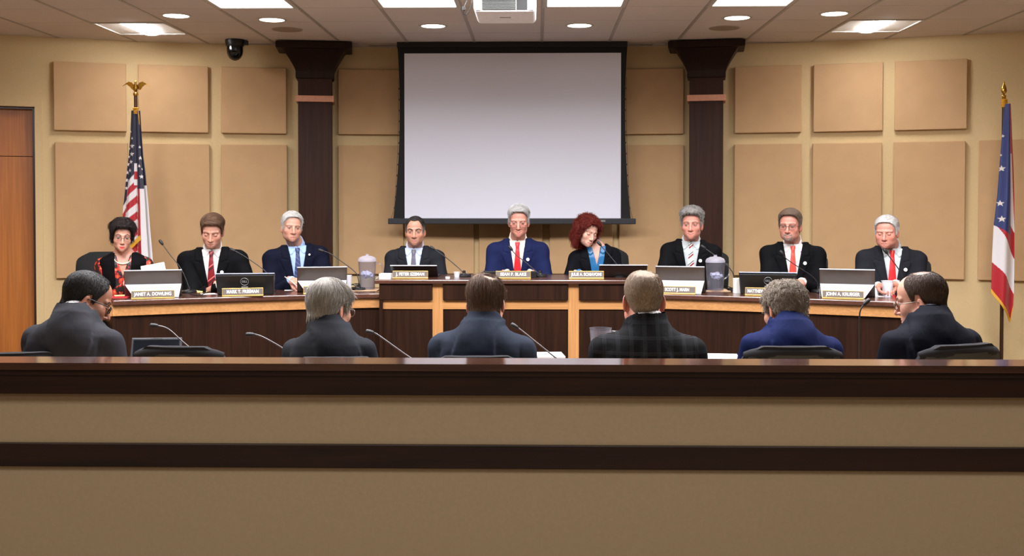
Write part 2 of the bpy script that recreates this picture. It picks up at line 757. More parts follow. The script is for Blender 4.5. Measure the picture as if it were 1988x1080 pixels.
def face_colours(L, h):
    """skin colour of body vertices from their place on the head (L: head coordinates)"""
    n = len(L)
    base = np.array(lin(SKIN[h['skin']])[:3])
    col = np.tile(base, (n, 1))
    x, y, z = L[:, 0], L[:, 1], L[:, 2]
    ax = np.abs(x)
    front = y < -0.035

    def mix(m, c, a=1.0):
        m = (np.clip(m, 0, 1) * a)[:, None]
        col[:] = col * (1 - m) + np.array(c) * m
    red = base * np.array([1.02, 0.74, 0.70])
    mix(np.exp(-(((ax - 0.042) / 0.02) ** 2 + ((z + 0.032) / 0.02) ** 2)) * front, red, 0.55 * h.get('flush', 1))
    mix(np.exp(-((x / 0.014) ** 2 + ((z + 0.038) / 0.016) ** 2)) * (y < -0.08), red, 0.6 * h.get('flush', 1))
    mix((ax > 0.066) * (z > -0.06) * (z < 0.03) * (y > -0.02) * (y < 0.05), red, 0.5)
    mix(np.exp(-(((ax - 0.033) / 0.02) ** 2 + ((z + 0.012) / 0.006) ** 2)) * front, base * np.array([0.72, 0.60, 0.58]), 0.6)  # eye-socket shade below the eye, painted into the skin colour
    mix(np.exp(-(((ax - 0.031) / 0.019) ** 2 + ((z - 0.006) / 0.007) ** 2)) * front, base * np.array([0.74, 0.62, 0.60]), 0.6)  # eye-socket shade under the brow, painted into the skin colour
    hc = np.array(lin(h['hair'])[:3])
    if h.get('stubble', 0):
        m = sstep(-0.05, -0.062, z) * (y < 0.0) * sstep(-0.135, -0.118, z)
        mix(m, base * 0.55 + hc * 0.15, h['stubble'])
    if h.get('beard'):
        bc = np.array(lin(h['beard'])[:3])
        m = ((ax < 0.030) & (z < -0.078) & (z > -0.135) & (y < -0.045)) | ((ax < 0.034) & (ax > 0.020) & (z < -0.058) & (z > -0.09) & (y < -0.06)) | ((ax < 0.028) & (z < -0.058) & (z > -0.0685) & (y < -0.07))
        mix(m.astype(float), bc, 0.85)
    # lips
    sm = h.get('smile', 0.0)
    zz = z - sm * np.clip(ax / 0.022, 0, 1) ** 2
    lipw = 0.0235
    lm = (ax < lipw) & (y < -0.068) & (zz > -0.0752 - 0.0095 * (1 - (ax / lipw) ** 2)) & (zz < -0.0752 + 0.0080 * (1 - (ax / lipw) ** 2))
    mix(lm.astype(float), np.array(lin(h.get('lipc', (178, 104, 94)))[:3]), h.get('lipa', 0.7))
    mix(((ax < 0.025) & (y < -0.066) & (np.abs(zz + 0.0752) < 0.0016)).astype(float), base * 0.25, 0.85)
    # brows
    bz = 0.0195 + h.get('browz', 0.0) + 0.006 * np.sin(np.clip((ax - 0.014) / 0.04, 0, 1) * PI) * h.get('arch', 1.0) - h.get('frown', 0) * 0.006 * (1 - np.clip((ax - 0.012) / 0.03, 0, 1))
    bm_ = (ax > 0.013) & (ax < 0.053) & (np.abs(z - bz) < 0.0042 - 0.05 * np.clip(ax - 0.04, 0, 1)) & (y < -0.05)
    mix(bm_.astype(float), np.array(lin(h.get('brow', h['hair']))[:3]), min(1, h.get('browa', 0.8) * 1.15))
    # eyes
    ex = ax - 0.033
    op = h.get('open', 1.0)
    if op > 0.05:
        em = ((ex / 0.0135) ** 2 + (z / (0.0050 * op)) ** 2 < 1) & (y < -0.07)
        mix(em.astype(float), np.array([0.27, 0.24, 0.22]))
        lk = h.get('look', 0.0)
        im = em & ((x - np.sign(x) * 0.033 - lk) ** 2 + (z - 0.0005) ** 2 < 0.0068 ** 2)
        mix(im.astype(float), np.array(h.get('iris', (0.03, 0.022, 0.018))))
        top = 0.0050 * op * np.sqrt(np.clip(1 - (ex / 0.0145) ** 2, 0, 1))
        mix(((np.abs(ex) < 0.0155) & (np.abs(z - top - 0.0008) < 0.0023) & (y < -0.066)).astype(float), base * 0.16, 0.9)
    else:
        low = -0.0062 + 1.0 * ex ** 2 * 14
        mix(((np.abs(ex) < 0.0150) & (np.abs(z - low) < 0.0019) & (y < -0.066)).astype(float), base * 0.16, 0.9)
    # shade of the crease above the lid, painted as a darker line
    mix(((np.abs(ex) < 0.014) & (np.abs(z - 0.0105) < 0.0014) & (y < -0.066)).astype(float), base * 0.55, 0.6)
    return col


def ihair(h, L):
    """hair thickness (m) at head coordinates; <= 0 where there is none"""
    x, y, z = L
    phi = np.degrees(np.arctan2(np.abs(x), -(y - 0.005)))
    line = h['line']
    zb = np.interp(phi, [p for p, _ in line], [v for _, v in line])
    m = sstep(0.0, h.get('soft', 0.014), z - zb)
    top = sstep(0.03, 0.10, z)
    T = h['side'] + (h['top'] - h['side']) * top
    if h.get('sweep'):
        T = T * (1 + h['sweep'] * np.clip(x / 0.07, -1, 1) * top)
    if h.get('quiff'):
        T = T + h['quiff'] * sstep(0.05, -0.07, y) * sstep(0.06, 0.11, z)
    for (bx, by, bz, br, ba) in h.get('bald', []):
        q = np.sqrt((x - bx) ** 2 + (y - by) ** 2 + (z - bz) ** 2)
        m = m * (1 - ba * sstep(br, br * 0.6, q))
    if not h.get('locks'):
        m = m * sstep(-0.094, -0.080, z)
    return -0.006 + (T + 0.006) * m


LINE_M = [(0, 0.083), (25, 0.080), (40, 0.064), (55, 0.040), (64, 0.018), (70, -0.022), (80, -0.016), (86, 0.016), (98, 0.014), (108, -0.020), (122, -0.050), (145, -0.068), (180, -0.072)]
LINE_REC = [(0, 0.094), (20, 0.098), (34, 0.092), (50, 0.052), (62, 0.022), (70, -0.020), (80, -0.014), (86, 0.016), (98, 0.014), (108, -0.020), (122, -0.050), (145, -0.066), (180, -0.070)]
LINE_LOW = [(0, 0.070), (25, 0.066), (42, 0.050), (54, 0.020), (62, -0.010), (70, -0.040), (80, -0.050), (95, -0.050), (110, -0.060), (130, -0.075), (180, -0.080)]


def build_hair(h, o, Rm, sc, parent, rng):
    """hair: a shell grown from the skull plus a coat of combed locks"""
    st = h.get('hstep', 0.0032)
    ext = h.get('extent', 0.03)
    F = Field((-0.085 - ext, -0.095 - ext, -0.09 - h.get('drop', 0.0)), (0.085 + ext, 0.125 + ext, 0.13 + ext), st)
    X, Y, Z = F.all()
    w = h.get('w', 1.0)
    jw = h.get('jaw', 1.0)
    d = ell((0, 0.018, 0.035), (0.076 * w, 0.098, 0.083))[0](X, Y, Z)
    d = smin(d, ell((0, -0.030, 0.040), (0.062 * w, 0.053, 0.060))[0](X, Y, Z), 0.02)
    d = smin(d, ell((0, -0.024, -0.030), (0.064 * w, 0.064, 0.072))[0](X, Y, Z), 0.025)
    d = smin(d, cone((0, 0.035, -0.02), (0, 0.045, -0.12), 0.060, 0.055)[0](X, Y, Z), 0.02)
    t = ihair(h, (X + 0 * Y + 0 * Z, Y + 0 * X + 0 * Z, Z + 0 * X + 0 * Y))
    fq = h.get('wave', 0.0)
    if fq:
        ph = rng.uniform(0, 6, 6)
        wv = np.sin(X * 130 + ph[0] + 3 * np.sin(Z * 60 + ph[1])) * np.sin(Z * 110 + ph[2] + 2 * np.sin(Y * 70)) * np.sin(Y * 120 + ph[3])
        t = t + fq * wv * sstep(0.0, 0.008, t)
    F.F = (d - t).astype(np.float32)
    for p, k in h.get('locks', []):
        F.uni(p, k)
    for p, k in h.get('cuts', []):
        F.sub(p, k)
    V, Q = F.mesh()
    if not len(V):
        return None
    # keep what stands clear of the skull
    ca, cb = np.array(lin(h['hair'])[:3]), np.array(lin(h.get('hair2', h['hair']))[:3])
    nrm = np.zeros_like(V)
    e1 = V[Q[:, 1]] - V[Q[:, 0]]
    e2 = V[Q[:, 2]] - V[Q[:, 0]]
    fnm = np.cross(e1, e2)
    for i in range(4):
        np.add.at(nrm, Q[:, i], fnm)
    nrm /= np.linalg.norm(nrm, axis=1)[:, None] + 1e-9
    def blend(P):
        mixv = np.zeros(len(P))
        if h.get('grey_sides'):
            mixv = sstep(0.07, 0.01, P[:, 2]) * h['grey_sides']
        return mixv
    k = rng.uniform(0.75, 1.15, len(V))
    mv = np.clip(blend(V) + rng.uniform(-0.25, 0.25, len(V)) + h.get('mixb', 0.3), 0, 1)[:, None]
    col = (ca * (1 - mv) + cb * mv) * k[:, None] * 0.9
    tv = ihair(h, (V[:, 0], V[:, 1], V[:, 2]))
    VV, QQ, CC = [V], [Q], [col]
    base = len(V)
    # locks
    cand = np.nonzero((tv > 0.0015) | ((np.abs(V[:, 2]) < 0.4) & (V[:, 2] < -0.06) & bool(h.get('locks'))))[0]
    ns = h.get('strands', 1800)
    if len(cand) and ns:
        pick = rng.choice(cand, ns)
        p = V[pick]
        nn = nrm[pick]
        sty = h.get('comb', 'down')
        crown = np.array([h.get('part', 0.0), 0.05, 0.12])
        fl = p - crown
        if sty == 'side':
            tp = sstep(0.05, 0.10, p[:, 2])[:, None]
            s = h.get('dir', 1.0)
            fl = fl * (1 - tp) + np.array([s, 0.45, -0.1]) * 0.15 * tp
        elif sty == 'back':
            tp = sstep(0.03, 0.09, p[:, 2])[:, None]
            fl = fl * (1 - tp) + np.array([0, 1.0, 0.05]) * 0.15 * tp
        elif sty == 'fwd':
            tp = sstep(0.04, 0.10, p[:, 2])[:, None]
            fl = fl * (1 - tp) + np.array([0.15, -1.0, 0.3]) * 0.12 * tp
        fl = fl / (np.linalg.norm(fl, axis=1)[:, None] + 1e-9)
        fl[:, 2] -= 0.35
        fl += rng.normal(0, h.get('mess', 0.15), fl.shape)
        fl -= nn * (fl * nn).sum(1)[:, None]
        fl /= np.linalg.norm(fl, axis=1)[:, None] + 1e-9
        lift = h.get('lift', 0.05)
        Ln = rng.uniform(0.55, 1.2, ns) * h.get('len', 0.022)
        rr = rng.uniform(0.6, 1.2, ns) * h.get('rad', 0.0009)
        sd = np.cross(nn, fl)
        curl = h.get('curl', 0.0)
        nseg = 5
        ph = rng.uniform(0, 6.28, ns)
        rings = []
        for i in range(nseg):
            u = i / (nseg - 1)
            q = p + fl * (Ln * u)[:, None] + nn * (0.0006 + lift * Ln * (u - 0.75 * u * u))[:, None]
            q = q - np.array([0, 0, 1]) * (Ln * 0.18 * u * u)[:, None]
            if curl:
                q = q + sd * (curl * np.sin(ph + u * 7))[:, None] + nn * (curl * np.cos(ph + u * 7))[:, None]
            r = rr * (1.0 - 0.75 * u)
            ring = [q + sd * r[:, None], q - sd * 0.5 * r[:, None] + nn * 0.87 * r[:, None], q - sd * 0.5 * r[:, None] - nn * 0.87 * r[:, None]]
            rings.append(np.stack(ring, 1))
        W = np.stack(rings, 1).reshape(-1, 3)
        ids = np.arange(ns)[:, None] * (nseg * 3) + base
        qs = []
        for i in range(nseg - 1):
            for j in range(3):
                j2 = (j + 1) % 3
                qs.append(np.concatenate([ids + i * 3 + j, ids + i * 3 + j2, ids + (i + 1) * 3 + j2, ids + (i + 1) * 3 + j], 1))
        kk = rng.uniform(0.7, 1.35, ns)
        mv = np.clip(blend(p) + rng.uniform(-0.5, 0.5, ns) + h.get('mixb', 0.3), 0, 1)[:, None]
        cs = (ca * (1 - mv) + cb * mv) * kk[:, None]
        VV.append(W)
        QQ.append(np.concatenate(qs))
        CC.append(np.repeat(cs, nseg * 3, axis=0))
    V = np.concatenate(VV) * sc @ Rm.T + np.array(o)
    return npmesh('hair', V, np.concatenate(QQ), hair_mat(), parent, np.clip(np.concatenate(CC), 0, 1))


def hand_mesh(wr, fdir, ndir, pose, sc=1.0):
    """a hand at wrist wr pointing along fdir, back of the hand towards ndir; side=+1 thumb towards +s"""
    f = np.array(fdir, float)
    f /= np.linalg.norm(f)
    n = np.array(ndir, float)
    n -= f * (n @ f)
    n /= np.linalg.norm(n)
    s = np.cross(n, f)
    side = pose.get('side', 1)
    F = Field((-0.045, -0.075, -0.095), (0.20, 0.085, 0.04), 0.0028)
    ys = [-0.030, -0.0105, 0.0095, 0.0285]
    ln = [0.060, 0.076, 0.082, 0.073]
    A1, A2, A3 = pose['curl']
    F.uni(cone((-0.05, 0, 0), (0.0, 0, 0), 0.026, 0.025), 0)
    F.uni(ell((0.035, 0.0, 0.0), (0.05, 0.038, 0.015)), 0.012)
    for i in range(4):
        y = ys[i] * side
        F.uni(cone((0.01, y * 0.6, 0), (0.083 - 0.3 * abs(ys[i] - 0.008), y, 0.002), 0.014, 0.0105), 0.008)
        p = np.array([0.083 - 0.3 * abs(ys[i] - 0.008), y, 0.002])
        a = 0.0
        for seg, (fr, an) in enumerate(((0.46, A1), (0.31, A2), (0.23, A3))):
            a += R(an * (1.0 + 0.08 * (i - 1.5)))
            q = p + np.array([math.cos(a), 0.02 * (i - 1.5) * side, -math.sin(a)]) * ln[i] * fr
            F.uni(cone(p, q, 0.0095 - 0.0009 * seg, 0.0087 - 0.0011 * seg), 0.003 if seg else 0.006)
            p = q
    t = pose.get('thumb', 0.4)
    b0 = np.array([0.018, 0.022 * side, -0.008])
    b1 = b0 + np.array([0.036, 0.030 * side * (1 - t * 0.4), -0.012 - 0.012 * t])
    b2 = b1 + np.array([0.030, 0.006 * side * (1 - 2.2 * t), -0.006 - 0.016 * t])
    b3 = b2 + np.array([0.022, -0.012 * side * t, -0.003])
    F.uni(cone(b0, b1, 0.015, 0.0115), 0.010)
    F.uni(cone(b1, b2, 0.0112, 0.0100), 0.003)
    F.uni(cone(b2, b3, 0.0098, 0.0080), 0.003)
    V, Q = F.mesh()
    M = np.stack([f, s, n], 1)
    return V * sc @ M.T + np.array(wr), Q


POSES = {'fist': dict(curl=(62, 88, 55), thumb=0.9), 'rest': dict(curl=(22, 34, 22), thumb=0.4), 'flat': dict(curl=(6, 10, 8), thumb=0.15), 'hold': dict(curl=(48, 60, 40), thumb=0.8)}


def ik(S, W, l1, l2, hint):
    S, W = np.array(S, float), np.array(W, float)
    d = W - S
    D = np.linalg.norm(d)
    if D > (l1 + l2) * 0.985:
        k = D / ((l1 + l2) * 0.985)
        l1 *= k
        l2 *= k
    a = (l1 * l1 - l2 * l2 + D * D) / (2 * D)
    hgt = math.sqrt(max(l1 * l1 - a * a, 0))
    u = d / D
    v = np.array(hint, float)
    v -= u * (v @ u)
    v /= np.linalg.norm(v)
    return S + u * a + v * hgt


TORSO = [(-0.10, 0.165, 0.120), (0.00, 0.178, 0.130), (0.15, 0.170, 0.122), (0.30, 0.182, 0.122), (0.42, 0.196, 0.122), (0.49, 0.200, 0.113), (0.525, 0.190, 0.100), (0.553, 0.146, 0.086), (0.575, 0.108, 0.074), (0.595, 0.088, 0.066), (0.62, 0.072, 0.060)]


def person(label, px, seat_floor, group=None, **a):
    """one seated figure. px: dict of head centre, shoulder ends (pixels) and depths"""
    rng = np.random.default_rng(a.get('seed', 1))
    h = a['head']
    face = a.get('facing', 0.0)          # turn of the trunk about the vertical
    back = a.get('back', False)
    SL = at(px['sl'][0], px['sl'][1], px['Y'])
    SR = at(px['sr'][0], px['sr'][1], px['Y'])
    HC = at(px['head'][0], px['head'][1], px['Yh'])
    mid = (SL + SR) / 2
    hw = (SR - SL).length / 2 / max(math.cos(face), 0.5)
    kk = min(max(hw / 0.225, 0.90), 1.16)
    zs = 0.555 * a.get('tall', 1.0)
    rz = face + (PI if back else 0.0)
    lean = a.get('lean', 0.12)
    Rz = Matrix.Rotation(rz, 3, 'Z')
    off = Rz @ Vector((0, -lean * zs, 0))
    root = thing('person', label, 'person', (mid.x - off.x, mid.y - off.y, mid.z - zs), rz, group)
    roll = (SR.z - SL.z) / max(SR.x - SL.x, 0.1) * (-1 if back else 1)

    def loc(p):
        q = Rz.inverted() @ (Vector(p) - Vector(root.location))
        return np.array(q)
    hc = loc(HC)
    sc = a.get('hs', 1.0)
    yaw, pit, rol = [R(v) for v in a['turn']]
    Rm = rot3(yaw, pit, rol)
    tz = zs / 0.555
    fat = a.get('fat', 0.0)

    def ycen(z):
        return -lean * z

    def loft(grow, ztop=0.62, depth=1.0, wid=1.0, bot=-0.02):
        zl = np.array([t[0] for t in TORSO]) * tz
        wl = np.array([t[1] for t in TORSO]) * kk * wid + grow
        dl = np.array([t[2] for t in TORSO]) * depth * (0.5 + 0.5 * kk) + grow
        wl = wl + fat * np.exp(-((zl - 0.15) / 0.22) ** 2)
        dl = dl + fat * 1.1 * np.exp(-((zl - 0.15) / 0.22) ** 2)

        def fn(X, Y, Z):
            zz = Z - roll * X
            w = np.interp(zz, zl, wl)
            d = np.interp(zz, zl, dl)
            e = 2.3
            y = (Y - ycen(zz)) / d
            q = (np.abs(X / w) ** e + np.abs(y) ** e) ** (1 / e)
            r = (q - 1) * np.minimum(w, d) * 0.9
            r = np.maximum(r, zz - (ztop * tz + grow))
            return np.maximum(r, bot - zz)
        m = 0.27 * kk + fat
        return fn, np.array([-m, -0.75 * lean - 0.18 - fat, -0.12]), np.array([m, 0.20 + fat, ztop * tz + 0.05])

    # joints
    aw = (hw - 0.058 * kk)
    S = {s: np.array([s * aw, ycen(zs - 0.055), zs - 0.070 + roll * s * aw]) for s in (-1, 1)}
    zd = a['deskz'] - root.location.z
    Wr = {}
    Hn = {}
    for s in (-1, 1):
        W = np.array([s * 0.13, ycen(0.3) - 0.36, zd + 0.046])
        pose = 'rest'
        fd = np.array([-s * 0.45, -1, -0.05])
        nd = np.array([0, 0, 1.0])
        g = a.get('hands', {}).get(s)
        if g:
            if 'px' in g:
                W = loc(at(*g['px']))
            pose = g.get('pose', 'rest')
            if 'dir' in g:
                fd = np.array(g['dir'], float)
            if 'nrm' in g:
                nd = np.array(g['nrm'], float)
        Wr[s] = W
        Hn[s] = (fd, nd, pose)
    E = {s: ik(S[s], Wr[s] - Hn[s][0] / np.linalg.norm(Hn[s][0]) * 0.02, 0.285 * kk, 0.26 * kk, (s * a.get('elbow', 0.40), 0.30, -0.9)) for s in (-1, 1)}
    nb = np.array([0, ycen(0.60 * tz) + 0.012, 0.585 * tz])            # neck root
    nt_ = hc + Rm @ np.array([0, 0.022, -0.055]) * sc            # neck top, inside the skull

    # ---------------- body: one skin surface from the seat to the crown, hands joined on at the wrists
    hst = a.get('hstep', 0.0027)
    B = Field(hc - np.array([0.125, 0.135, 0.16]) * sc, hc + np.array([0.125, 0.14, 0.135]) * sc, hst)
    HP = head_prims(h)
    for op, p, k in HP:
        q = frame_prim(p, hc, Rm, sc)
        (B.uni if op == '+' else B.sub)(q, k * sc)
    nr = a.get('neck', 0.054)
    nk = cone(nt_, nb, nr, nr + 0.006)
    B.uni(nk, 0.025)
    V1, Q1 = B.mesh()
    zcut = float(B.ax[2][0])
    zf = seat_floor - root.location.z
    G = Field((-0.36, -0.75, -0.50), (0.36, 0.22, 0.70), 0.013)
    G.uni(loft(-0.020, ztop=0.62 if a.get('vneck') else 0.565, bot=0.03), 0)
    G.uni(nk, 0.03 if a.get('vneck') else 0.004)
    for s in (-1, 1):
        G.uni(cone(S[s], E[s], 0.046, 0.040), 0.02)
        G.uni(cone(E[s], Wr[s], 0.040, 0.026), 0.01)
        hip, kn, an = (s * 0.09, 0.0, 0.02), (s * 0.12, -0.44, 0.0), (s * 0.12, -0.42, zf + 0.12)
        G.uni(cone(hip, kn, 0.075, 0.055), 0.02)
        G.uni(cone(kn, an, 0.050, 0.036), 0.02)
    V2, Q2 = G.mesh()
    L1 = ((V1 - hc) @ Rm) / sc
    c1 = face_colours(L1, h)
    ts = ihair(h, (L1[:, 0], L1[:, 1], L1[:, 2]))
    hcol = np.array(lin(h.get('scalp', h['hair']))[:3])
    m = (sstep(-0.004, 0.002, ts) * h.get('under', 0.75))[:, None]
    c1 = c1 * (1 - m) + hcol * m
    if h.get('fuzz'):
        h2 = dict(h)
        h2['bald'] = []
        h2['line'] = h.get('fuzzline', h['line'])
        ts = ihair(h2, (L1[:, 0], L1[:, 1], L1[:, 2]))
        m = (sstep(-0.005, 0.001, ts) * h['fuzz'])[:, None]
        c1 = c1 * (1 - m) + hcol * m
    base = np.array(lin(SKIN[h['skin']])[:3])
    VV, QQ, CC = [V1, V2], [Q1, Q2 + len(V1)], [c1, np.tile(base * np.array([0.98, 0.94, 0.93]), (len(V2), 1))]
    nv = len(V1) + len(V2)
    for s in (-1, 1):
        po = dict(POSES[Hn[s][2]])
        po['side'] = s
        Vh, Qh = hand_mesh(Wr[s], Hn[s][0], Hn[s][1], po, a.get('hand', 1.0))
        VV.append(Vh)
        QQ.append(Qh + nv)
        CC.append(np.tile(base * np.array([1.0, 0.90, 0.87]), (len(Vh), 1)))
        nv += len(Vh)
    npmesh('body', np.concatenate(VV), np.concatenate(QQ), skin_mat(), root, np.concatenate(CC))
    build_hair(h, hc, Rm, sc, root, rng)

    # ---------------- clothes
    su = a['suit']
    ph = rng.uniform(0, 6.28, 8)

    def wrinkle(X, Y, Z, amp):
        return amp * (np.sin(38 * Z + 26 * X + ph[0]) * np.sin(22 * Y - 17 * X + ph[1]) + 0.7 * np.sin(61 * Z - 44 * X + 20 * Y + ph[2]))
    vopen = a.get('v', dict(top=0.074, bot=0.17, z=0.60))

    def vhalf(zz):
        return np.clip((zz / tz - vopen['bot']) / (vopen['z'] - vopen['bot']), 0, 1.3) * vopen['top']
    stp = a.get('cstep', 0.0062)
    zt = 0.66 * tz
    J = Field((-hw - 0.16, -0.72, -0.06), (hw + 0.16, 0.22 + fat, zt), stp)
    J.uni(loft(0.0, 0.600 if back else 0.580), 0)
    vest = a.get('vest', False)
    if back:
        J.uni(ell((0, ycen(0.50) + 0.040, 0.47 * tz), (0.155 * kk, 0.082, 0.135)), 0.05)
    for s in (-1, 1):
        if vest:
            J.uni(cone(S[s] + np.array([-s * 0.06, 0.0, 0.012]), S[s] + np.array([-s * 0.022, 0, 0.012]), 0.048, 0.040), 0.03)
            continue
        J.uni(cone(S[s] + np.array([-s * 0.05, 0.0, 0.008]), S[s], 0.052 * kk, 0.058 * kk), 0.03)
        if not vest:
            J.uni(cone(S[s], E[s], 0.060 * kk, 0.053 * kk), 0.028)
            d = (Wr[s] - E[s]) / np.linalg.norm(Wr[s] - E[s])
            J.uni(cone(E[s], Wr[s] - d * 0.035, 0.053 * kk, 0.038), 0.012)
    X, Y, Z = J.all()
    near = np.minimum(np.abs(np.linalg.norm(np.stack(np.broadcast_arrays(X - E[1][0], Y - E[1][1], Z - E[1][2])), axis=0)), np.linalg.norm(np.stack(np.broadcast_arrays(X - E[-1][0], Y - E[-1][1], Z - E[-1][2])), axis=0))
    zz = Z - roll * X
    Jf = J.F + wrinkle(X, Y, Z, 0.0012 + 0.0035 * np.exp(-(near / 0.10) ** 2))
    ya = ycen(zz)
    # collar and lapels lie on top of the cloth
    vh = vhalf(zz)
    frn = Y < ya - 0.01
    lw = np.interp(zz / tz, [vopen['bot'], 0.47, 0.485, 0.50, 0.62], [0.0, 0.078, 0.052, 0.060, 0.040])
    lap = sstep(0.0035, -0.0035, np.abs(X) - (vh + lw)) * frn * sstep(vopen['bot'], vopen['bot'] + 0.02, zz / tz)
    if a.get('lapel', True):
        notch = np.exp(-((zz / tz - 0.483 - 0.35 * (np.abs(X) - vh - 0.05)) / 0.004) ** 2) * (np.abs(X) > vh + 0.025)
        Jf = Jf - 0.0048 * lap * (1 - notch)
    cr = np.sqrt((X - nb[0]) ** 2 + ((Y - ycen(zz) - 0.01)) ** 2)
    na = (nt_ - nb) / np.linalg.norm(nt_ - nb)
    tt = (X - nb[0]) * na[0] + (Y - nb[1]) * na[1] + (Z - nb[2]) * na[2]
    rad = np.sqrt(np.maximum((X - nb[0]) ** 2 + (Y - nb[1]) ** 2 + (Z - nb[2]) ** 2 - tt ** 2, 0))
    if back:
        # stand and fall of the collar, wrapped round the neck
        ca_, cb_ = nb - na * 0.015 + np.array([0, -0.020, 0]), nb + na * 0.052
        fun = cone(ca_, cb_, nr + 0.020, nr + 0.0235)[0](X, Y, Z)
        fun = np.maximum(fun, tt - 0.030 - 0.016 * sstep(-0.05, 0.02, Y - ya))
        Jf = smin(Jf, fun, 0.035)
        Jf = Jf - 0.0075 * sstep(0.1120, 0.1085, rad + 0.12 * np.abs(X)) * (Y > ya - 0.03)
    # back seam
    if back:
        Jf = Jf + 0.0016 * np.exp(-(X / 0.004) ** 2) * (Y > ya) * (zz < 0.53)
        for s in (-1, 1):
            Jf = Jf + 0.0014 * np.exp(-((np.abs(X) - (aw + 0.004)) / 0.005) ** 2) * (zz > 0.36 * tz)
    # open front, neck hole
    cut = (vh - np.abs(X)) * 0.9
    cut = np.where(Y < ya + 0.015, cut, -0.05)
    Jf = np.maximum(Jf, cut)
    Jf = np.maximum(Jf, np.where(tt > (0.004 if back else -0.03), (nr + (0.0095 if back else 0.016)) - rad, -0.05))
    J.F = Jf.astype(np.float32)
    V, Q = J.mesh()
    npmesh('vest' if vest else 'jacket', V, Q, su, root)
    # shirt: trunk, collar band, collar points, cuffs
    sh = a['shirt']
    T = Field((-0.26 if not vest else -hw - 0.12, -0.72 if vest else -0.42, -0.05), (0.26 if not vest else hw + 0.12, 0.2 + fat, 0.70 * tz), a.get('sstep', 0.005))
    T.uni(loft(-0.009, 0.585 if back else 0.572), 0)
    if vest:
        for s in (-1, 1):
            T.uni(cone(S[s], E[s], 0.062 * kk, 0.056 * kk), 0.028)
            d = (Wr[s] - E[s]) / np.linalg.norm(Wr[s] - E[s])
            T.uni(cone(E[s], Wr[s] - d * 0.035, 0.050 * kk, 0.040), 0.012)
    X, Y, Z = T.all()
    zz = Z - roll * X
    ya = ycen(zz)
    tt = (X - nb[0]) * na[0] + (Y - nb[1]) * na[1] + (Z - nb[2]) * na[2]
    rad = np.sqrt(np.maximum((X - nb[0]) ** 2 + (Y - nb[1]) ** 2 + (Z - nb[2]) ** 2 - tt ** 2, 0))
    Tf = T.F
    Yl = Y - ya
    if a.get('collar', True):
        cb = a.get('colh', 0.058 if back else 0.048)
        drop = a.get('drop', 0.036) * sstep(0.03, -0.055, Yl)
        band = np.maximum(rad - (nr + (0.0085 if back else 0.011)), np.maximum(tt - (cb - drop), -tt - 0.03))
        Tf = np.minimum(Tf, band)
        # wings
        zc = zz / tz
        ax_ = np.abs(X)
        wing = (Yl < -0.012) & (ax_ > 0.004 + 0.85 * np.clip(0.558 - zc, 0, 1)) & (ax_ < 0.080) & (zc > 0.508 + 0.9 * np.clip(ax_ - 0.050, 0, 1)) & (zc < 0.60)
        Tf = Tf - 0.0065 * wing
    if a.get('vneck'):
        vn = a['vneck']
        c2 = np.clip((zz / tz - vn[1]) / (0.60 - vn[1]), 0, 1.4) * vn[0] - np.abs(X)
        Tf = np.maximum(Tf, np.where(Yl < 0.0, c2, -0.05))
    hole = np.where(tt > -0.012, (nr + 0.003) - rad, -0.05)
    Tf = np.maximum(Tf, hole)
    T.F = Tf.astype(np.float32)
    V, Q = T.mesh()
    VV, QQ = [V], [Q]
    nv = len(V)
    for s in (-1, 1):
        if vest:
            continue
        d = Hn[s][0] / np.linalg.norm(Hn[s][0])
        K = Field(Wr[s] - 0.07, Wr[s] + 0.07, 0.004)
        K.uni(cone(Wr[s] - (Wr[s] - E[s]) / np.linalg.norm(Wr[s] - E[s]) * 0.045, Wr[s] - d * 0.004, 0.034, 0.0325), 0)
        Kx, Ky, Kz = K.all()
        K.F = np.maximum(K.F, ((Kx - Wr[s][0]) * d[0] + (Ky - Wr[s][1]) * d[1] + (Kz - Wr[s][2]) * d[2]) - 0.004).astype(np.float32)
        V, Q = K.mesh()
        VV.append(V)
        QQ.append(Q + nv)
        nv += len(V)
    npmesh(a.get('shirtname', 'shirt'), np.concatenate(VV), np.concatenate(QQ), sh, root)

    dl_z = np.array([t[0] for t in TORSO]) * tz
    dl_d = np.array([t[2] for t in TORSO]) * (0.5 + 0.5 * kk)

    def frontY(x, z, grow=0.0):
        zz_ = z - roll * x
        w = np.interp(zz_, dl_z, np.array([t[1] for t in TORSO]) * kk) + grow + fat * math.exp(-((zz_ - 0.15) / 0.22) ** 2)
        d = np.interp(zz_, dl_z, dl_d) + grow + 1.1 * fat * math.exp(-((zz_ - 0.15) / 0.22) ** 2)
        q = max(1 - abs(x / w) ** 2.3, 0.05) ** (1 / 2.3)
        return ycen(zz_) - d * q
    # tie
    if a.get('tie') is not None:
        mb = MB()
        n = 26
        P = []
        ztop, zbot = 0.556 * tz, 0.18 * tz
        for i in range(n):
            u = i / (n - 1)
            z = ztop + (zbot - ztop) * u
            kn = 0.085
            hwid = (0.0200 - 0.0065 * (u / kn)) if u < kn else (0.0125 + 0.024 * min((u - kn) / 0.75, 1))
            puff = 0.015 if u < kn else 0.0075
            row = []
            for j in range(9):
                x = (j / 4 - 1) * hwid
                row.append(Vector((x + a.get('tieoff', 0.0) * u, frontY(x * 0.4, z, -0.009) - puff * (1 - 0.65 * (j / 4 - 1) ** 2), z)))
            P.append(row)
        mb.slab(P, lambda i, j: (0, 0.006, 0))
        mb.build('tie', a['tie'], root, smooth=60)
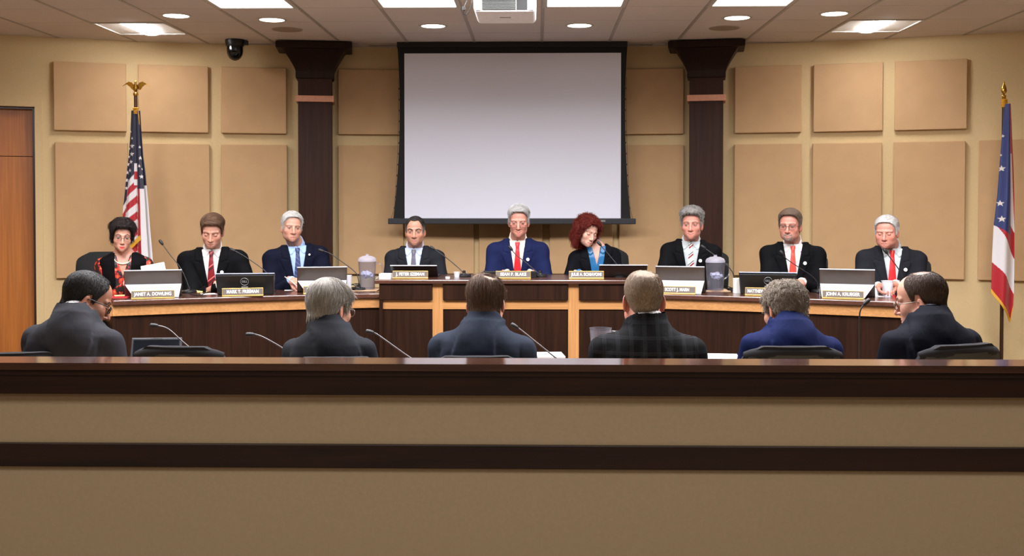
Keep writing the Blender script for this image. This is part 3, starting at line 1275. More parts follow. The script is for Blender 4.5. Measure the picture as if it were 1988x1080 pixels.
    if a.get('pin'):
        x, z = a['pin'][:2]
        pr = a['pin'][2] if len(a['pin']) > 2 else 1.0
        z *= tz
        p = Vector((x, frontY(x, z, 0.013), z))
        mb = MB()
        M = Matrix.Translation(p) @ Matrix.Rotation(R(90 - 8), 4, 'X') @ Matrix.Rotation(0, 4, 'Z')
        mb.lathe([(0.0001, 0.004), (0.009 * pr, 0.004), (0.0125 * pr, 0.0025), (0.0125 * pr, -0.004)], 20, M=M)
        pin = mb.build('lapel_pin', plain('pin_white', (236, 236, 232), 0.35), root, smooth=40)
        pin['label'] = 'small round white lapel pin'
        mb = MB()
        mb.lathe([(0.0001, 0.0048), (0.0050 * pr, 0.0048), (0.0050 * pr, 0.003)], 12, M=M)
        mb.build('emblem', plain('pin_grey', (150, 156, 160), 0.4), pin)
    if a.get('necklace'):
        mb = MB()
        for i in range(34):
            t = (i / 33 - 0.5) * 2.35
            x = 0.056 * math.sin(t) * 1.12
            z = 0.552 * tz - 0.052 * math.cos(t)
            p = Vector((x, frontY(x, z, -0.020) - 0.006, z))
            r_ = 0.0058
            mb.lathe([(0.0001, -r_), (r_ * 0.8, -r_ * 0.6), (r_, 0), (r_ * 0.8, r_ * 0.6), (0.0001, r_)], 8, c=p)
        mb.build('necklace', plain('pearl', (232, 214, 176), 0.25), root, smooth=80)
    # trousers and shoes
    Tr = Field((-0.30, -0.60, zf), (0.30, 0.20, 0.16), 0.012)
    Tr.uni(ell((0, 0.0, 0.02), (0.185 * kk + fat * 0.6, 0.145, 0.10)), 0)
    for s in (-1, 1):
        Tr.uni(cone((s * 0.09, 0.0, 0.005), (s * 0.12, -0.44, 0.005), 0.088, 0.070), 0.03)
        Tr.uni(cone((s * 0.12, -0.44, 0.005), (s * 0.12, -0.42, zf + 0.105), 0.066, 0.058), 0.02)
    V, Q = Tr.mesh()
    npmesh('trousers', V, Q, a.get('trousers', su), root)
    for s in (-1, 1):
        sf = Field((s * 0.12 - 0.07, -0.66, zf - 0.01), (s * 0.12 + 0.07, -0.33, zf + 0.12), 0.008)
        sf.uni(ell((s * 0.12, -0.40, zf + 0.035), (0.040, 0.06, 0.060)), 0)
        sf.uni(ell((s * 0.125, -0.50, zf + 0.02), (0.045, 0.12, 0.045)), 0.03)
        sf.F = np.maximum(sf.F, zf - sf.all()[2] + 0 * sf.F).astype(np.float32)
        V, Q = sf.mesh()
        npmesh('shoe', V, Q, plain('black_leather', (20, 18, 18), 0.35), root)
    # glasses
    g = a.get('glasses')
    if g:
        fm = plain('frame_' + g['mat'], {'black': (18, 16, 16), 'brown': (58, 34, 28), 'metal': (120, 112, 104), 'red': (84, 26, 26)}[g['mat']], 0.3, 0.3 if g['mat'] == 'metal' else 0.0)
        mb = MB()
        gz, gy = g.get('z', -0.004), g.get('y', -0.098)
        rx, rzz, r = g.get('rx', 0.0245), g.get('rz', 0.0165), g.get('r', 0.0014)
        ex = 2.0 / g.get('sq', 3.0)
        lens = MB()
        T4 = lambda p: Vector(hc + Rm @ (np.array(p) * sc))
        for s in (-1, 1):
            ring = []
            for i in range(33):
                t = 2 * PI * i / 32
                cx, cz = math.cos(t), math.sin(t)
                xx = math.copysign(abs(cx) ** ex, cx) * rx
                z1 = math.copysign(abs(cz) ** ex, cz) * rzz
                ring.append((s * 0.0345 + xx, gy + 0.10 * (abs(s * 0.0345 + xx) - 0.01) ** 1 * 0.35, gz + z1))
            if not g.get('rimless'):
                if g.get('half'):
                    mb.tube([T4(p) for p in ring[16:33]], r * sc, 6)
                    mb.tube([T4(p) for p in ring[0:17]], r * 0.6 * sc, 6)
                else:
                    mb.tube([T4(p) for p in ring], r * sc, 6, cap=False)
            lens.add([T4(p) for p in ring[:-1]], [tuple(range(32))])
            ox = s * (0.0345 + rx)
            mb.tube([T4((ox, gy + 0.0175, gz + 0.007)), T4((s * 0.073, gy + 0.03, gz + 0.008)), T4((s * 0.0805, 0.0, gz + 0.008 + g.get('up', 0.0))), T4((s * 0.082, 0.012, gz + 0.004 + g.get('up', 0.0)))], r * sc, 6)
        mb.tube([T4((-0.0345 + rx, gy + 0.002, gz + 0.004)), T4((0, gy - 0.004, gz + 0.0065)), T4((0.0345 - rx, gy + 0.002, gz + 0.004))], r * sc, 6)
        gl = mb.build('glasses', fm, root, smooth=60)
        lens.build('lens', clear('lens', (250, 250, 250), 0.05, thin=0.97), gl)
    return root, dict(hc=hc, Rm=Rm, sc=sc, frontY=frontY, Wr=Wr, tz=tz, kk=kk, nb=nb, nr=nr, ycen=ycen)

# ------------------------------------------------------------------ the people
WZ, CZ, PZ = 0.970, 1.070, 0.745       # tops of the dais wings, the dais centre and the staff table
black_suit = suit_mat('black_wool', (10, 10, 12))
navy = suit_mat('navy_wool', (12, 15, 30))
charcoal = suit_mat('charcoal_wool', (27, 28, 33))
royal_navy = suit_mat('bright_navy_wool', (21, 27, 60))
midnight = suit_mat('midnight_wool', (15, 17, 28))
grey_suit = suit_mat('dark_grey_wool', (42, 42, 47))
shirt_white = fabric('white_cotton', (206, 204, 203), 0.8, 1200, 0.03, 0.1)
shirt_blue = fabric('pale_blue_cotton', (150, 176, 216), 0.8, 1200, 0.03, 0.1)
shirt_sky = fabric('light_blue_cotton', (178, 190, 214), 0.8, 1200, 0.03, 0.1)
shirt_grey = fabric('pale_grey_cotton', (172, 180, 183), 0.8, 1200, 0.03, 0.1)


def silk(name, col):
    return plain(name, col, 0.45, 0, 260, 0.10)


def floral():
    m, nt, b = newmat('floral_print')
    v = mapping(nt, (1, 1, 1))
    vo = N(nt, 'ShaderNodeTexVoronoi')
    vo.inputs['Scale'].default_value = 26
    nz = N(nt, 'ShaderNodeTexNoise')
    nz.inputs['Scale'].default_value = 55
    nt.links.new(v, nz.inputs['Vector'])
    ad = N(nt, 'ShaderNodeVectorMath', operation='MULTIPLY_ADD')
    nt.links.new(nz.outputs['Color'], ad.inputs[0])
    ad.inputs[1].default_value = (0.045, 0.045, 0.045)
    nt.links.new(v, ad.inputs[2])
    nt.links.new(ad.outputs[0], vo.inputs['Vector'])
    c = ramp(nt, vo.outputs['Distance'], [(0.0, lin((240, 170, 130))), (0.22, lin((214, 70, 40))), (0.46, lin((150, 24, 22))), (0.54, lin((24, 14, 16)))])
    nt.links.new(c, b.inputs['Base Color'])
    b.inputs['Roughness'].default_value = 0.55
    return m


PEOPLE = {}


def cast():
    P = PEOPLE
    side_hand = {}
    # --- the council, from the flag end
    P['janet'] = person('woman with short black hair, glasses and pearl necklace in black vest and red floral blouse', dict(sl=(190, 497), sr=(291, 496), head=(237, 460), Y=7.80, Yh=7.72), 0.24, seed=3, deskz=WZ, facing=R(16), tall=0.94, lean=0.10, hs=0.87, turn=(8, 6, 4),
        head=dict(skin='fair', w=0.95, jaw=0.86, nose=0.9, fold=0.25, lips=1.25, lipc=(190, 24, 34), lipa=0.95, hair=(20, 15, 15), hair2=(44, 30, 28), line=LINE_LOW, side=0.020, top=0.042, soft=0.03, wave=0.004, strands=3600, len=0.036, comb='down', mess=0.22, lift=0.22, open=1.0, flush=0.6, brow=(30, 20, 18), arch=1.5, extent=0.05, under=0.9),
        suit=suit_mat('black_knit', (8, 7, 9)), shirt=floral(), shirtname='blouse', vest=True, lapel=False, collar=False, vneck=(0.060, 0.40), neck=0.045, v=dict(top=0.060, bot=-0.9, z=0.60), necklace=True,
        glasses=dict(mat='black', rx=0.0235, rz=0.0185, sq=2.2, r=0.0012), hands={-1: dict(px=(253, 552, 7.66), pose='rest', dir=(0.95, -0.2, -0.05)), 1: dict(px=(300, 549, 7.68), pose='rest', dir=(-0.95, -0.2, 0))})
    P['mark'] = person('man with brown hair looking down, in black suit, white shirt and dark red striped tie', dict(sl=(349, 488), sr=(477, 486), head=(412, 449.5), Y=8.10, Yh=7.98), 0.24, seed=4, deskz=WZ, facing=R(10), lean=0.14, hs=0.95, turn=(-2, 20, 3),
        head=dict(skin='fair', jaw=1.0, fat=0.004, hair=(78, 55, 40), hair2=(104, 80, 62), line=LINE_M, side=0.010, top=0.024, quiff=0.010, strands=2200, len=0.030, comb='side', dir=1.0, part=-0.03, open=0.0, flush=0.9, browa=0.45),
        suit=black_suit, shirt=shirt_white, tie=stripe_mat('crimson_stripe', (120, 16, 26), [(0.40, (70, 12, 20)), (0.62, (176, 30, 40)), (0.70, (206, 150, 140)), (0.74, (120, 16, 26))], 0.075, R(38)), pin=(0.078, 0.40), hands={-1: dict(px=(428, 553, 7.80), pose='fist', dir=(0.9, -0.4, -0.05)), 1: dict(px=(462, 553, 7.80), pose='fist', dir=(-0.8, -0.5, 0))})
    P['ray'] = person('frowning man with white hair in a navy suit, pale blue shirt and blue striped tie', dict(sl=(517, 485), sr=(632, 477), head=(566.5, 442), Y=8.35, Yh=8.25), 0.24, seed=5, deskz=WZ, facing=R(20), lean=0.10, hs=0.92, turn=(2, 2, 4), fat=0.02,
        head=dict(skin='fair', w=1.0, jaw=1.02, fat=0.004, nose=1.12, fold=1.0, hair=(190, 188, 184), hair2=(154, 152, 150), line=LINE_M, side=0.009, top=0.021, strands=2200, len=0.026, comb='side', dir=1, flush=1.1, frown=0.8, open=0.75, smile=-0.006, brow=(150, 128, 112), browa=0.7, under=0.6),
        suit=navy, shirt=shirt_blue, tie=stripe_mat('navy_stripe', (38, 48, 92), [(0.5, (92, 104, 150)), (0.62, (38, 48, 92))], 0.026, R(-42)), pin=(0.086, 0.505, 0.6), hands={-1: dict(px=(567, 545, 8.02), pose='fist', dir=(0.45, -0.85, -0.12), nrm=(-0.2, -0.5, 0.85)), 1: dict(px=(620, 545, 8.02), pose='rest', dir=(-0.6, -0.7, 0))})
    P['peter'] = person('man with short dark hair greying at the temples in charcoal suit and grey tie', dict(sl=(749, 485), sr=(862, 484), head=(806, 449.5), Y=8.45, Yh=8.36), 0.28, seed=6, deskz=CZ, facing=R(0), lean=0.12, hs=0.93, turn=(1, 2, 0),
        head=dict(skin='warm', w=0.97, jaw=1.0, nose=1.1, fold=0.7, hair=(30, 26, 25), hair2=(120, 116, 112), grey_sides=0.9, mixb=0.0, line=[(0, 0.083), (14, 0.086), (30, 0.088), (44, 0.056), (58, 0.026), (66, -0.016), (80, -0.014), (86, 0.016), (98, 0.014), (108, -0.020), (122, -0.050), (145, -0.068), (180, -0.072)], side=0.006, top=0.010, strands=1800, len=0.020, comb='back', stubble=0.35, frown=0.7, open=0.85, brow=(24, 18, 16), browa=0.95, smile=-0.002, flush=0.8),
        suit=charcoal, shirt=shirt_sky, tie=silk('grey_silk', (92, 88, 104)), hands={-1: dict(px=(782, 530, 8.16), pose='fist', dir=(0.8, -0.5, 0)), 1: dict(px=(826, 530, 8.16), pose='fist', dir=(-0.8, -0.5, 0))})
    P['sean'] = person('smiling man with grey hair and half glasses in bright navy suit and red tie', dict(sl=(946, 471), sr=(1064, 469), head=(1007, 430.5), Y=8.45, Yh=8.34), 0.28, seed=7, deskz=CZ, facing=R(0), lean=0.10, hs=0.97, turn=(-1, 8, 0),
        head=dict(skin='pink', w=0.96, jaw=0.98, nose=1.05, fold=1.0, hair=(176, 174, 172), hair2=(132, 130, 130), line=LINE_M, side=0.010, top=0.023, quiff=0.008, strands=2200, len=0.030, comb='side', dir=1.0, part=-0.03, smile=0.010, open=0.75, brow=(170, 150, 140), browa=0.6, flush=1.1, under=0.6),
        suit=royal_navy, shirt=fabric('ivory_cotton', (212, 206, 196), 0.8, 1200, 0.03, 0.1), tie=silk('red_silk', (204, 22, 34)), pin=(0.080, 0.425), v=dict(top=0.066, bot=0.16, z=0.60), hands={-1: dict(px=(986, 531, 8.14), pose='fist', dir=(0.85, -0.4, 0)), 1: dict(px=(1027, 531, 8.14), pose='fist', dir=(-0.85, -0.4, 0))},
        glasses=dict(mat='brown', r=0.0019, z=-0.022, y=-0.103, rx=0.023, rz=0.012, sq=2.6, half=True, up=0.012))
    P['julie'] = person('woman with curly red hair looking down, in a black blazer over a blue blouse', dict(sl=(1106, 486), sr=(1203, 478), head=(1140, 449.5), Y=8.45, Yh=8.34), 0.28, seed=8, deskz=CZ, facing=R(8), tall=0.96, lean=0.10, hs=0.9, turn=(22, 18, 10),
        head=dict(skin='pale', w=0.95, jaw=0.85, nose=0.92, fold=0.15, lips=1.15, lipc=(176, 92, 88), hair=(98, 26, 16), hair2=(50, 13, 10), mixb=0.25, line=[(0, 0.078), (22, 0.072), (36, 0.056), (48, 0.030), (56, -0.02), (64, -0.09), (80, -0.12), (180, -0.13)], side=0.026, top=0.026, soft=0.02, wave=0.012, strands=4200, len=0.034, rad=0.0015, comb='down', mess=0.8, lift=0.6, curl=0.004, open=0.0, flush=0.4, brow=(120, 70, 56), browa=0.6, arch=1.4, extent=0.07, drop=0.13,
            locks=[(cone((-0.085, 0.015, 0.01), (-0.080, 0.0, -0.125), 0.034, 0.026), 0.02), (cone((0.085, 0.015, 0.0), (0.075, 0.015, -0.115), 0.032, 0.026), 0.02), (ell((0, 0.09, -0.06), (0.085, 0.04, 0.085)), 0.03)], under=0.9),
        suit=suit_mat('black_crepe', (9, 10, 15)), shirt=plain('blue_satin', (24, 92, 140), 0.4, 0, 40, 0.12), shirtname='blouse', collar=True, colh=0.030, vneck=(0.042, 0.42), neck=0.044, v=dict(top=0.078, bot=0.12, z=0.60), hands={-1: dict(px=(1126, 531, 8.16), pose='fist', dir=(0.85, -0.4, 0)), 1: dict(px=(1186, 531, 8.18), pose='rest', dir=(-0.85, -0.4, 0))})
    P['scott'] = person('man with tousled grey hair in black suit with a red and white striped tie', dict(sl=(1285, 470), sr=(1398, 474), head=(1343, 436), Y=8.38, Yh=8.28), 0.24, seed=9, deskz=WZ, facing=R(-8), lean=0.11, hs=0.95, turn=(-6, 2, 0),
        head=dict(skin='pink', w=1.0, jaw=1.02, nose=1.02, fold=0.7, hair=(150, 146, 142), hair2=(92, 88, 86), line=LINE_M, side=0.008, top=0.028, quiff=0.016, wave=0.004, strands=3200, len=0.026, comb='fwd', mess=0.5, lift=0.7, smile=0.007, open=0.75, brow=(80, 60, 50), browa=0.6, look=-0.002, under=0.7, ear=1.08),
        suit=black_suit, shirt=shirt_grey, tie=stripe_mat('red_white_stripe', (206, 200, 196), [(0.3, (130, 20, 34)), (0.5, (206, 200, 196)), (0.62, (60, 60, 66)), (0.74, (206, 200, 196))], 0.055, R(40)), pin=(0.070, 0.425), hands={-1: dict(px=(1300, 556, 8.02), pose='fist', dir=(0.85, -0.4, 0)), 1: dict(px=(1350, 556, 8.02), pose='fist', dir=(-0.85, -0.4, 0))})
    P['matthew'] = person('man with glasses and a grey goatee in a black suit and coral tie', dict(sl=(1479, 476), sr=(1599, 478), head=(1533.5, 439), Y=8.20, Yh=8.10), 0.24, seed=10, deskz=WZ, facing=R(-12), lean=0.11, hs=0.96, turn=(-12, 3, 0), fat=0.03,
        head=dict(skin='pink', w=1.0, jaw=1.05, fat=0.005, fold=0.7, hair=(84, 64, 50), hair2=(120, 106, 94), grey_sides=0.5, line=LINE_M, side=0.010, top=0.021, quiff=0.006, strands=2200, len=0.026, comb='fwd', beard=(122, 110, 100), smile=0.005, open=0.75, brow=(96, 76, 60), browa=0.6, under=0.7),
        suit=black_suit, shirt=shirt_white, tie=silk('coral_silk', (216, 62, 52)), pin=(0.086, 0.43),
        glasses=dict(mat='brown', rx=0.0245, rz=0.0155, sq=3.6, r=0.0016), hands={1: dict(px=(1556, 548, 7.86), pose='fist', dir=(-0.35, -0.9, -0.1), nrm=(0.3, -0.4, 0.9)), -1: dict(px=(1532, 556, 7.84), pose='fist', dir=(0.5, -0.8, -0.1))})
    P['john'] = person('stout man with white hair and lowered eyes in dark grey suit and red tie', dict(sl=(1668, 484), sr=(1793, 487), head=(1721, 451.5), Y=7.95, Yh=7.84), 0.24, seed=11, deskz=WZ, facing=R(-14), lean=0.11, hs=0.92, turn=(-14, 8, 0), fat=0.05,
        head=dict(skin='pink', w=1.04, jaw=1.10, fat=0.010, fold=0.8, hair=(194, 192, 190), hair2=(166, 162, 158), line=LINE_M, side=0.009, top=0.019, strands=2000, len=0.022, comb='back', lift=0.3, open=0.0, smile=-0.002, brow=(190, 160, 146), browa=0.5, flush=1.2, under=0.5),
        suit=charcoal, shirt=shirt_grey, tie=silk('scarlet_silk', (206, 20, 28)), pin=(0.088, 0.42), hands={-1: dict(px=(1706, 556, 7.62), pose='rest', dir=(0.6, -0.7, 0)), 1: dict(px=(1738, 552, 7.60), pose='hold', dir=(-0.6, -0.7, 0), nrm=(0.3, 0.1, 0.9))})
    # --- staff with their backs to the rail
    B = dict(back=True, cstep=0.0068)
    P['staffa'] = person('bowed man in grey suit, short black hair and glasses, seen from behind near the door', dict(sl=(47, 630), sr=(243, 636), head=(170, 584), Y=4.80, Yh=4.90), 0.0, seed=12, deskz=PZ, facing=R(-10), lean=0.26, hs=1.05, turn=(-52, 26, 6), fat=0.04, neck=0.064,
        head=dict(skin='tan', w=1.0, jaw=1.05, fat=0.008, hair=(24, 22, 22), hair2=(72, 70, 68), mixb=0.1, line=LINE_REC, side=0.004, top=0.007, strands=4600, len=0.009, rad=0.0006, mess=0.5, comb='down', open=0.0, stubble=0.3, hstep=0.003),
        suit=grey_suit, shirt=shirt_white, glasses=dict(mat='black', rx=0.025, rz=0.015, sq=3.4, r=0.0022), **B)
    P['staffb'] = person('man with thick silver hair and wire glasses in dark grey suit, back turned', dict(sl=(552, 655), sr=(729, 652), head=(642, 599), Y=4.95, Yh=5.02), 0.0, seed=13, deskz=PZ, facing=R(-6), lean=0.20, hs=1.04, turn=(-26, 14, 2), fat=0.03,
        head=dict(skin='fair', w=1.0, hair=(152, 147, 140), hair2=(104, 99, 94), mixb=0.25, line=[(p, v + 0.006 * (p > 100)) for p, v in LINE_M], side=0.014, top=0.018, strands=4200, len=0.030, rad=0.0009, comb='down', mess=0.12, lift=0.05, open=0.0, flush=0.9),
        suit=suit_mat('slate_wool', (33, 35, 40)), shirt=shirt_white, glasses=dict(mat='metal', rx=0.024, rz=0.018, sq=2.4), **B)
    P['staffc'] = person('man with brown hair and a small bald spot in blue grey suit, back turned', dict(sl=(836, 645), sr=(1037, 650), head=(944, 590), Y=4.92, Yh=5.00), 0.0, seed=14, deskz=PZ, facing=R(-4), lean=0.20, hs=1.04, turn=(-4, 16, 4), fat=0.03,
        head=dict(skin='fair', w=0.98, hair=(70, 50, 38), hair2=(104, 80, 62), mixb=0.2, line=LINE_M, side=0.008, top=0.015, strands=3600, len=0.032, comb='down', mess=0.2, bald=[(-0.030, 0.070, 0.118, 0.045, 0.95)], scalp=(104, 76, 62), fuzz=0.7),
        suit=suit_mat('blue_grey_wool', (35, 41, 54)), shirt=shirt_white, **B)
    P['staffd'] = person('heavy man with cropped greying hair and a pink neck in a black plaid suit', dict(sl=(1147, 649), sr=(1368, 653), head=(1249, 582), Y=4.90, Yh=4.96), 0.0, seed=15, deskz=PZ, facing=R(0), lean=0.18, hs=1.08, turn=(2, 6, 0), fat=0.05, neck=0.068,
        head=dict(skin='pink', w=1.02, jaw=1.15, fat=0.012, hair=(112, 94, 78), hair2=(148, 132, 116), mixb=0.3, line=LINE_REC, side=0.0035, top=0.009, strands=5200, len=0.008, rad=0.0006, mess=0.4, bald=[(-0.005, 0.050, 0.118, 0.060, 0.55)], scalp=(104, 78, 64), under=0.7, fuzz=0.85, soft=0.03, ear=1.12, flush=1.2),
        suit=suit_mat('black_plaid', (12, 12, 14), plaid=(34, 36, 40)), shirt=shirt_white, **B)
    P['staffe'] = person('man with wavy grey brown hair in a bright blue suit, bowed over the table', dict(sl=(1438, 642), sr=(1632, 654), head=(1522, 601), Y=4.90, Yh=5.00), 0.0, seed=16, deskz=PZ, facing=R(6), lean=0.24, hs=1.04, turn=(16, 22, -3), fat=0.03,
        head=dict(skin='fair', w=1.0, hair=(104, 92, 80), hair2=(150, 140, 128), mixb=0.35, line=LINE_M, side=0.013, top=0.014, wave=0.004, strands=3800, len=0.020, rad=0.0012, curl=0.0022, mess=0.55, lift=0.35, comb='down', bald=[(0.0, 0.05, 0.128, 0.05, 0.45)], scalp=(128, 100, 84)),
        suit=suit_mat('blue_wool', (11, 22, 62)), shirt=shirt_white, **B)
    P['stafff'] = person('balding man with glasses in a midnight blue suit, turned towards the blue suited neighbour', dict(sl=(1707, 638), sr=(1904, 638), head=(1787, 583), Y=4.85, Yh=4.95), 0.0, seed=17, deskz=PZ, facing=R(12), lean=0.20, hs=1.06, turn=(46, 12, 4), fat=0.04, neck=0.060,
        head=dict(skin='fair', w=1.0, jaw=1.05, fat=0.006, hair=(58, 44, 38), hair2=(84, 68, 58), mixb=0.3, soft=0.03, fuzz=0.85, line=[(0, 0.110), (20, 0.112), (36, 0.100), (50, 0.065), (62, 0.035), (70, -0.01), (80, -0.010), (86, 0.018), (98, 0.016), (108, -0.02), (122, -0.05), (145, -0.066), (180, -0.07)], side=0.004, top=0.005, strands=4600, len=0.009, rad=0.0006, mess=0.3, bald=[(0.0, 0.03, 0.125, 0.045, 0.9)], scalp=(78, 58, 48), under=0.7, flush=1.0),
        suit=suit_mat('midnight_blue_wool', (12, 14, 24)), shirt=shirt_sky, glasses=dict(mat='metal', rx=0.024, rz=0.017, sq=2.6, r=0.0018), **B)


cast()

# ------------------------------------------------------------------ the room
X0, RW = -0.25, 11.19                  # curved back wall: centre of the arc and radius
YC = 10.33 - RW
TILE = 0.61
GX = 0.045                             # a ceiling grid line
GY = 9.41


def wall_y(x, off=0.0):
    return YC + math.sqrt((RW - off) ** 2 - (x - X0) ** 2)


def wall_hit(px, off=0.0):
    """angle along the curved wall (0 = middle) under a pixel column"""
    d = ray(px, 398)
    d = Vector((d.x, d.y)).normalized()
    o = Vector((0 - X0, 0 - YC))
    b = o.dot(d)
    c = o.dot(o) - (RW - off) ** 2
    t = -b + math.sqrt(b * b - c)
    p = o + d * t
    return math.atan2(p.x, p.y)


def wall_pt(a, off=0.0, z=0.0):
    return Vector((X0 + (RW - off) * math.sin(a), YC + (RW - off) * math.cos(a), z))


paint = plain('wall_paint', (216, 190, 142), 0.75, 0, 60, 0.025, bumps=0.06)
hallpaint = plain('hall_paint', (150, 122, 88), 0.8, 0, 60, 0.03)
panel_cloth = fabric('panel_fabric', (205, 168, 125), 0.95, 700, 0.05, 0.2)
darkwood = wood('dark_walnut', (27, 15, 9), (46, 26, 16), 0.4, 2, 1.0, 0.0, 0.15)
darkwood_h = wood('dark_walnut_grain_across', (28, 16, 10), (46, 27, 17), 0.30, 0, 1.0)
topwood = wood('polished_walnut_top', (58, 34, 26), (84, 50, 38), 0.22, 0, 1.0, 0.5)
maple = wood('maple', (160, 112, 66), (176, 128, 78), 0.4, 0, 0.8)
maple_v = wood('maple_upright', (160, 112, 66), (176, 128, 78), 0.4, 2, 0.8)
column_wood = wood('column_walnut', (48, 25, 15), (70, 38, 24), 0.45, 2, 0.9, 0.0, 0.2)
door_wood = wood('door_veneer', (176, 100, 34), (200, 122, 48), 0.4, 2, 0.5)
black = plain('matt_black', (14, 14, 15), 0.6)
black_gloss = plain('satin_black', (16, 16, 18), 0.35)
white_metal = plain('white_enamel', (222, 218, 212), 0.5)


def room():
    # floor and dais platform
    m = fabric('carpet', (104, 92, 80), 1.0, 420, 0.2, 0.5)
    struct(MB().box(-5.6, 5.2, -3.6, 10.6, -0.10, 0.0).build('floor', m))
    # curved wall with the door opening at its end
    aL, aR = -0.62, 0.60
    ad1 = wall_hit(69.0)                # right jamb of the door opening
    ad0 = ad1 - 0.98 / RW
    dz1 = 1.6 + (398 - 208) / FPX * 9.62
    mb = MB()

    def arc(a0, a1, z0, z1, n, t=0.12, off=0.0):
        pts = [a0 + (a1 - a0) * i / n for i in range(n + 1)]
        P = [[wall_pt(a, off, z0), wall_pt(a, off, z1)] for a in pts]
        Q = [[wall_pt(a, off - t, z0), wall_pt(a, off - t, z1)] for a in pts]
        return P, Q

    def arcbox(mb, a0, a1, z0, z1, n, t, off):
        P, Q = arc(a0, a1, z0, z1, n, t, off)
        ring = [[p[0], p[1], q[1], q[0]] for p, q in zip(P, Q)]
        o = len(mb.v)
        mb.grid(ring, closed_u=True)
        k = len(ring) - 1
        mb.f.append((o, o + 1, o + 2, o + 3))
        mb.f.append((o + 4 * k + 3, o + 4 * k + 2, o + 4 * k + 1, o + 4 * k))
    arcbox(mb, ad1, aR, 0, CEIL, 60, 0.14, 0.0)
    arcbox(mb, ad0, ad1, dz1, CEIL, 6, 0.14, 0.0)
    arcbox(mb, aL, ad0, 0, CEIL, 6, 0.14, 0.0)
    struct(mb.build('wall_back', paint, smooth=30))
    # door: recessed leaf with a transom panel above, painted frame
    door = struct(thing('door_1', 'orange brown wooden door in a tan painted frame', 'door', (0, 0, 0)))
    mb = MB()
    zt = 1.6 + (398 - 304) / FPX * 9.7
    arcbox(mb, ad0, ad1, 0, zt - 0.004, 4, 0.045, -0.085)
    mb.build('door_leaf', door_wood, door)
    mb = MB()
    arcbox(mb, ad0, ad1, zt + 0.002, dz1, 4, 0.045, -0.085)
    mb.build('transom_panel', door_wood, door)
    fr = MB()
    w = 0.012 / RW
    arcbox(fr, ad1 - 0.020 / RW, ad1, 0, dz1, 1, 0.06, -0.03)
    arcbox(fr, ad0, ad0 + 0.020 / RW, 0, dz1, 1, 0.06, -0.03)
    arcbox(fr, ad0, ad1, dz1 - 0.020, dz1, 4, 0.06, -0.03)
    fr.build('door_stop', plain('frame_brown', (104, 82, 54), 0.6), door)
    tr = MB()
    arcbox(tr, ad1, ad1 + 0.062 / RW, 0, dz1 + 0.062, 1, 0.02, 0.015)
    arcbox(tr, ad0 - 0.062 / RW, ad0, 0, dz1 + 0.062, 1, 0.02, 0.015)
    arcbox(tr, ad0 - 0.0 / RW, ad1, dz1, dz1 + 0.062, 4, 0.02, 0.015)
    tr.build('door_casing', paint, door)
    hd = MB()
    p = wall_pt(ad0 + 0.07 / RW, -0.06, 1.0)
    hd.tube([p + Vector((0, 0.02, 0)), p + Vector((0, -0.04, 0)), p + Vector((0.10, -0.045, 0))], 0.009, 8)
    hd.build('door_handle', plain('steel', (170, 168, 164), 0.3, 1.0), door, smooth=40)
    # the other walls, with a window-free back of the hall behind the camera
    struct(MB().box(-5.55, -5.40, -3.5, 9.6, 0, CEIL).build('wall_left', hallpaint))
    struct(MB().box(4.95, 5.10, -3.5, 9.6, 0, CEIL).build('wall_right', hallpaint))
    struct(MB().box(-5.55, 5.10, -3.55, -3.4, 0, CEIL).build('wall_rear', hallpaint))
    mb = MB()
    arcbox(mb, ad1 + 0.062 / RW, aR, 0.0, 0.10, 40, 0.012, 0.012)
    struct(mb.build('baseboard_back', plain('vinyl_base', (70, 52, 38), 0.5)))

    # ceiling: lay-in tiles (a board with recessed joints) and the exposed main tees
    m, nt, b = newmat('ceiling_tile')
    sep = N(nt, 'ShaderNodeSeparateXYZ')
    tc = N(nt, 'ShaderNodeTexCoord')
    nt.links.new(tc.outputs['Object'], sep.inputs[0])
    f = noise(nt, mapping(nt, (1, 1, 1)), 160, 4, 0.7)
    g = noise(nt, mapping(nt, (1.2, 1.2, 1.2)), 1.0, 2)
    c1 = ramp(nt, f, [(0.3, lin((216, 206, 201))), (0.7, lin((230, 221, 215)))])
    c2 = ramp(nt, g, [(0.35, (0.93, 0.93, 0.93, 1)), (0.65, (1, 1, 1, 1))])
    nt.links.new(mixc(nt, 1.0, c1, c2, 'MULTIPLY'), b.inputs['Base Color'])
    b.inputs['Roughness'].default_value = 0.95
    bump(nt, b, f, 0.35, 0.003)
    struct(MB().box(-5.5, 5.1, -3.5, 10.5, CEIL + 0.012, CEIL + 0.08).build('ceiling', m))
    lit = set()
    # each tile stands 9 mm below the board with a bevelled edge; joints read as thin dark lines
    return arcbox, ad1


arcbox, AD1 = room()


